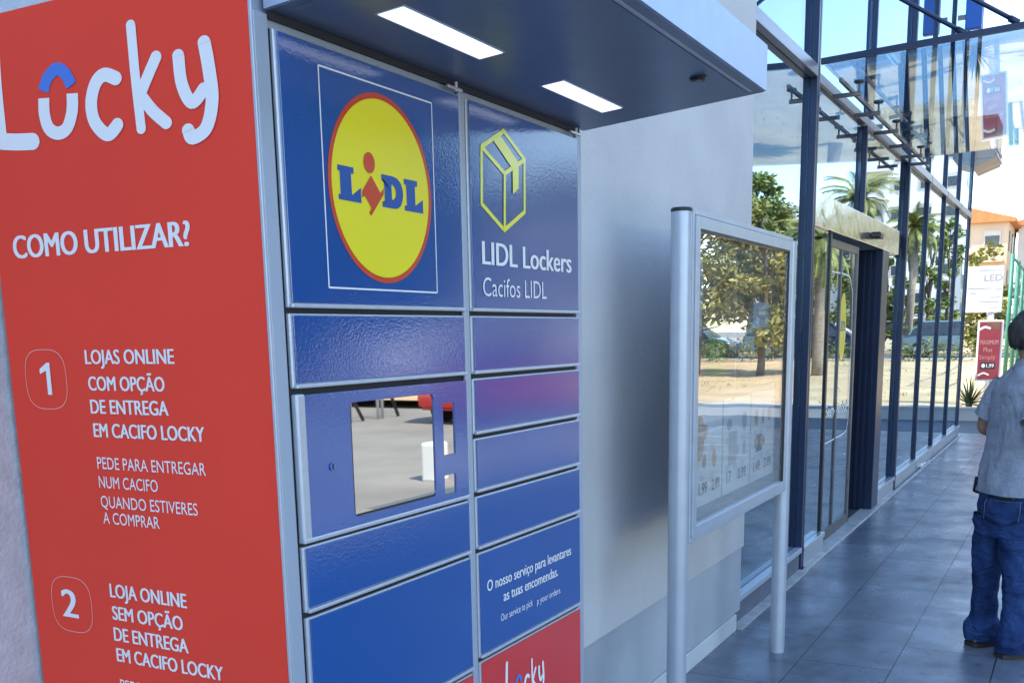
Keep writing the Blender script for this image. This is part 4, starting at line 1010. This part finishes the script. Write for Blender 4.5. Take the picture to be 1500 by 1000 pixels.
PT = [(14, -20, 6.5, 2.8, 'dense tree across the parking lot, nearest the shop'), (20, -22, 7.5, 3.0, 'dense tree across the parking lot behind the back row dark car'),
      (27, -23.5, 7, 3.0, 'dense tree across the parking lot behind the white van'), (33, -25, 8, 3.2, 'tall dense tree across the parking lot beside the white car'),
      (41, -27, 8.5, 3.4, 'broad dense tree across the parking lot toward the road'), (50, -31, 9, 3.6, 'broadest dense tree across the parking lot by the road'), (10, -30, 9, 3.4, 'tall dense tree behind the nearest dense tree')]
for x, y, h, s_, lb in PT:
    tree('park_tree', (x, y, 0.0), h*1.5, s_*1.25, lb, M['parkleaf'], 'trees beyond the parking lot', trunk=0.24, clumps=42, per=100, leaf=0.27, low=0.07)
park = [o for o in bpy.data.objects if o.name.startswith('park_tree')]
for i, (x, y, k, lb) in enumerate(((16.8, -19.5, 0, 'filler tree between the two dense trees nearest the shop'), (23.3, -21.5, 1, 'leafy tree right behind the back row dark car'), (30, -22.5, 2, 'leafy tree between the white van and the white car'),
        (37, -24.5, 3, 'leafy tree just past the white car'), (45.5, -27.5, 4, 'leafy tree between the two broadest trees'), (11.5, -18.5, 0, 'leafy tree standing closest to the shop across the lot'))):
    c = copy_tree(park[k]); c.location = (x, y, 0); c.rotation_euler.z = 1.3+i; c['label'] = lb
g = MB()  # hedge added to darken what the locker doors reflect around the van
for i in range(64):
    x = 11+i*0.42; leaf_cloud(g, (x, -16.6-(x-11)*0.05+random.uniform(-.1, .1), 0.85), (0.5, 0.55, 0.95*random.uniform(0.85, 1.15)), 110, 0.10)
tag(g.build('hedge', M['parkleaf']), 'long dark hedge added behind the white van to darken the door reflections', 'hedge')
def hedge(x0, x1, y0, y1, z, h, label):
    g = MB()
    n = int((y1-y0)*2.2)
    for i in range(n):
        y = y0+(y1-y0)*(i+0.5)/n; leaf_cloud(g, ((x0+x1)/2+random.uniform(-.15, .15), y, z+h*0.5*random.uniform(0.8, 1.2)), ((x1-x0)/2, 0.45, h*0.55), 120, 0.07)
    tag(g.build('hedge', M['hedge']), label, 'hedge')
hedge(37.6, 38.8, -14, -3.2, 0.45, 0.8, 'clipped hedge along the dry field below the parked cars')
hedge(37.4, 38.6, -2.6, 4.2, 0.45, 0.75, 'olive hedge along the dry field behind the red sign')

# ================================================================== BUILDINGS BEYOND
def block(name, x, y0, y1, z0, z1, label, wall, roof=None, rows=5, cols=4, depth=10, group='apartment blocks', balc=True):
    r = empty(name, (x, (y0+y1)/2, z0), label, 'building', group)
    g = MB(); g.box(x, x+depth, y0, y1, z0, z1); g.build('wall', M[wall], r)
    if roof:
        g = MB(); ym = (y0+y1)/2; e = 0.5
        g.extrude([(x-e, y0-e, z1+0.003), (x-e, y1+e, z1+0.003), (x-e, y1+e, z1+0.25), (x-e, ym, z1+0.25+(y1-y0)*0.16), (x-e, y0-e, z1+0.25)], (depth+2*e, 0, 0)); rf = g.build('roof', M['roof'], r)
        g = MB(); g.box(x+2, x+2.8, ym+0.6, ym+1.4, z1+0.3, z1+2.2); g.build('chimney', M[wall], rf)
    else:
        g = MB(); g.box(x-0.15, x+depth+0.15, y0-0.15, y1+0.15, z1+0.003, z1+0.5); g.build('parapet', M[wall], r)
    dz = (z1-z0)/rows; dy = (y1-y0)/cols
    for i in range(rows):
        for k in range(cols):
            yc = y0+dy*(k+0.5); zc = z0+dz*(i+0.55)
            g = MB(); g.box(x-0.06, x-0.003, yc-dy*0.27, yc+dy*0.27, zc-dz*0.25, zc+dz*0.25); w = g.build('window', M['shutter'], r)
            g = MB(); g.box(x-0.075, x-0.062, yc-dy*0.23, yc+dy*0.23, zc-dz*0.21, zc+dz*0.12); g.build('pane', M['win'], w)
        if balc and i > 0:
            g = MB(); zb = z0+dz*i; g.box(x-1.1, x-0.004, y0+dy*0.1, y0+dy*1.2, zb, zb+0.15); g.box(x-1.1, x-1.02, y0+dy*0.1, y0+dy*1.2, zb+0.151, zb+1.05); g.build('balcony', M[wall], r)
    # side toward the shop too
    for i in range(rows):
        for k in range(3):
            xc = x+depth*(k+0.5)/3; zc = z0+dz*(i+0.55)
            for yy, s in ((y1, 1), (y0, -1)):
                g = MB(); g.box(xc-0.7, xc+0.7, min(yy+s*0.003, yy+s*0.05), max(yy+s*0.003, yy+s*0.05), zc-dz*0.25, zc+dz*0.25); g.build('window', M['win'], r)
    return r
block('apartment_block', 90, 5.9, 12.5, 0.5, 9.4, 'orange roofed flats nearest the glass front, behind the white sign', 'aptbeige', True, 3, 3)
block('apartment_block', 97, -4.5, 5.6, 0.5, 9.6, 'orange roofed flats at the right end, behind the green fence', 'aptwhite', True, 3, 4)
block('apartment_tower', 100, -15.5, -6.8, 0.5, 20, 'tall white tower of flats reflected in the glass front', 'aptwhite', False, 8, 4, group='white towers')
block('apartment_tower', 110, -27.5, -17.5, 0.5, 12.5, 'lower white block of flats behind the tall palm', 'aptwhite', False, 5, 4, group='white towers')
block('apartment_tower', 88, -52, -38, 0.5, 14, 'wide white block of flats far across the parking lot', 'aptwhite', False, 5, 6, group='white towers')

# ================================================================== VEHICLES
def car(loc, rz, paint, label, van=False, group='parked cars'):
    r = empty('parked_van' if van else 'parked_car', (0, 0, 0), label, 'van' if van else 'car', group)
    L_, Wd = (4.6, 1.85) if van else (4.1, 1.74)
    hw = Wd/2
    if van: low = [(-2.2, 0.28), (-2.25, 0.7), (-2.2, 1.0), (0.95, 1.0), (1.6, 0.98), (2.2, 0.78), (2.28, 0.5), (2.2, 0.28)]
    else: low = [(-2.0, 0.26), (-2.05, 0.6), (-1.98, 0.86), (-1.2, 0.92), (0.75, 0.92), (1.6, 0.80), (2.0, 0.64), (2.05, 0.42), (1.95, 0.26)]
    b = bmesh.new(); vs = [b.verts.new((x, -hw, z)) for x, z in low]; f = b.faces.new(vs)
    ex = bmesh.ops.extrude_face_region(b, geom=[f]); bmesh.ops.translate(b, vec=(0, Wd, 0), verts=[v for v in ex['geom'] if isinstance(v, bmesh.types.BMVert)])
    bmesh.ops.recalc_face_normals(b, faces=b.faces[:]); bmesh.ops.bevel(b, geom=b.edges[:], offset=0.07, segments=3, affect='EDGES')
    bd_ = smooth_by(MB().bm(b).build('body', paint, r), 50)
    cab = [(-2.1, 0.99), (-2.0, 1.78), (0.6, 1.78), (1.45, 0.98)] if van else [(-1.75, 0.90), (-1.25, 1.40), (0.15, 1.42), (0.95, 0.90)]
    g = MB(); k = 0.80
    lo = [Vector((x, s*hw*(0.96 if z < 1.2 else k), z)) for s in (-1, 1) for x, z in cab]
    g.add(lo, [(0, 1, 2, 3), (4, 7, 6, 5), (0, 4, 5, 1), (1, 5, 6, 2), (2, 6, 7, 3), (0, 3, 7, 4)])
    g.build('windows', M['win'], r)
    zt = cab[1][1]; g = MB(); g.box(cab[1][0]-0.02, cab[2][0]+0.04, -hw*k-0.02, hw*k+0.02, zt-0.05, zt+0.035, 0.03)
    for s in (-1, 1):
        for i, j in ((0, 1), (3, 2)):
            g.tube([Vector((cab[i][0], s*hw*0.965, cab[i][1])), Vector((cab[j][0], s*hw*(k+0.005), cab[j][1]))], 0.04, 6)
        xm = (cab[0][0]*0.45+cab[3][0]*0.55)*0.5-0.1; g.tube([Vector((xm, s*hw*0.965, cab[0][1])), Vector((xm, s*hw*(k+0.005), zt))], 0.04, 6)
    g.build('roof', paint, r)
    if van:
        g = MB(); g.box(-2.06, -0.2, -hw*0.98, hw*0.98, 1.0, 1.72, 0.06); g.build('cargo_side', paint, r)
    for sx in (-1.28, 1.32):
        for s in (-1, 1):
            g = MB(); g.tube([(sx, s*(hw-0.2), 0.31), (sx, s*(hw+0.01), 0.31)], 0.31, 22); w = smooth_by(g.build('wheel', M['tyre'], r), 50)
            g = MB(); g.tube([(sx, s*(hw+0.011), 0.31), (sx, s*(hw+0.022), 0.31)], [0.2, 0.17], 16); g.build('rim', M['alu'], w)
    for s in (-1, 1):
        xh = 2.19 if van else 1.93; g = MB(); g.box(xh-0.05, xh+0.06, s*hw*0.72-0.16, s*hw*0.72+0.16, 0.56, 0.70, 0.02); g.build('headlight', M['alu'], r)
        xr = -2.26 if van else -2.06; g = MB(); g.box(xr, xr+0.06, s*hw*0.78-0.12, s*hw*0.78+0.12, 0.62, 0.80, 0.015); g.build('tail_light', M['carred'], r)
    r.location = loc; r.rotation_euler = (0, 0, rz)
    return r
car((45.0, -8.2, 0.42), R(90), M['carteal'], 'pale teal van parked on the road by the leafy tree', van=True)
car((42.2, -5.6, 0.42), R(88), M['cardark'], 'dark blue car parked in front of the tall palm')
car((44.6, -1.2, 0.42), R(90), M['carteal'], 'grey car parked behind the middle palm')
car((46.8, -14.0, 0.42), R(90), M['carwhite'], 'white car parked under the grey green trees')
car((42.4, -12.0, 0.42), R(92), M['cardark'], 'black car parked behind the hedge')
car((18.3, -8.05, -0.02), R(4), M['carred'], 'bright red car parked nearest the lockers in the parking lot')
car((22.7, -13.3, -0.02), R(12), M['carwhite'], 'white van parked in the middle of the parking lot', van=True)
car((28.5, -14.5, -0.02), R(12), M['carwhite'], 'white car parked beside the white van')
car((20.5, -19.0, -0.02), R(85), M['cardark'], 'dark car parked at the back of the parking lot')
# white block and barrier rails
g = MB(); g.box(9.83, 10.12, -4.62, -4.42, -0.03, 0.42, 0.03); tag(g.build('concrete_block', M['signwhite']), 'white painted concrete block standing on the parking lot', 'block')
tb = empty('trolley_barrier', (17, -10.5, 0), 'thin metal trolley barrier with slanting braces on the parking lot', 'barrier')
for x in (16.2, 17.1, 17.25): 
    g = MB(); g.tube([(x, -10.5, -0.02), (x, -10.5, 1.0)], 0.03, 8); g.build('post', M['alu'], tb, True)
for a, b in (((17.3, 0.95), (17.8, 0.0)), ((16.2, 0.55), (16.6, 0.0))):
    g = MB(); g.tube([(a[0], -10.5, a[1]), (b[0], -10.5, b[1])], 0.035, 8); g.build('brace', M['black'], tb, True)
g = MB(); g.tube([(16.2, -10.5, 1.0), (17.25, -10.5, 1.0)], 0.03, 8); g.build('rail', M['alu'], tb, True)
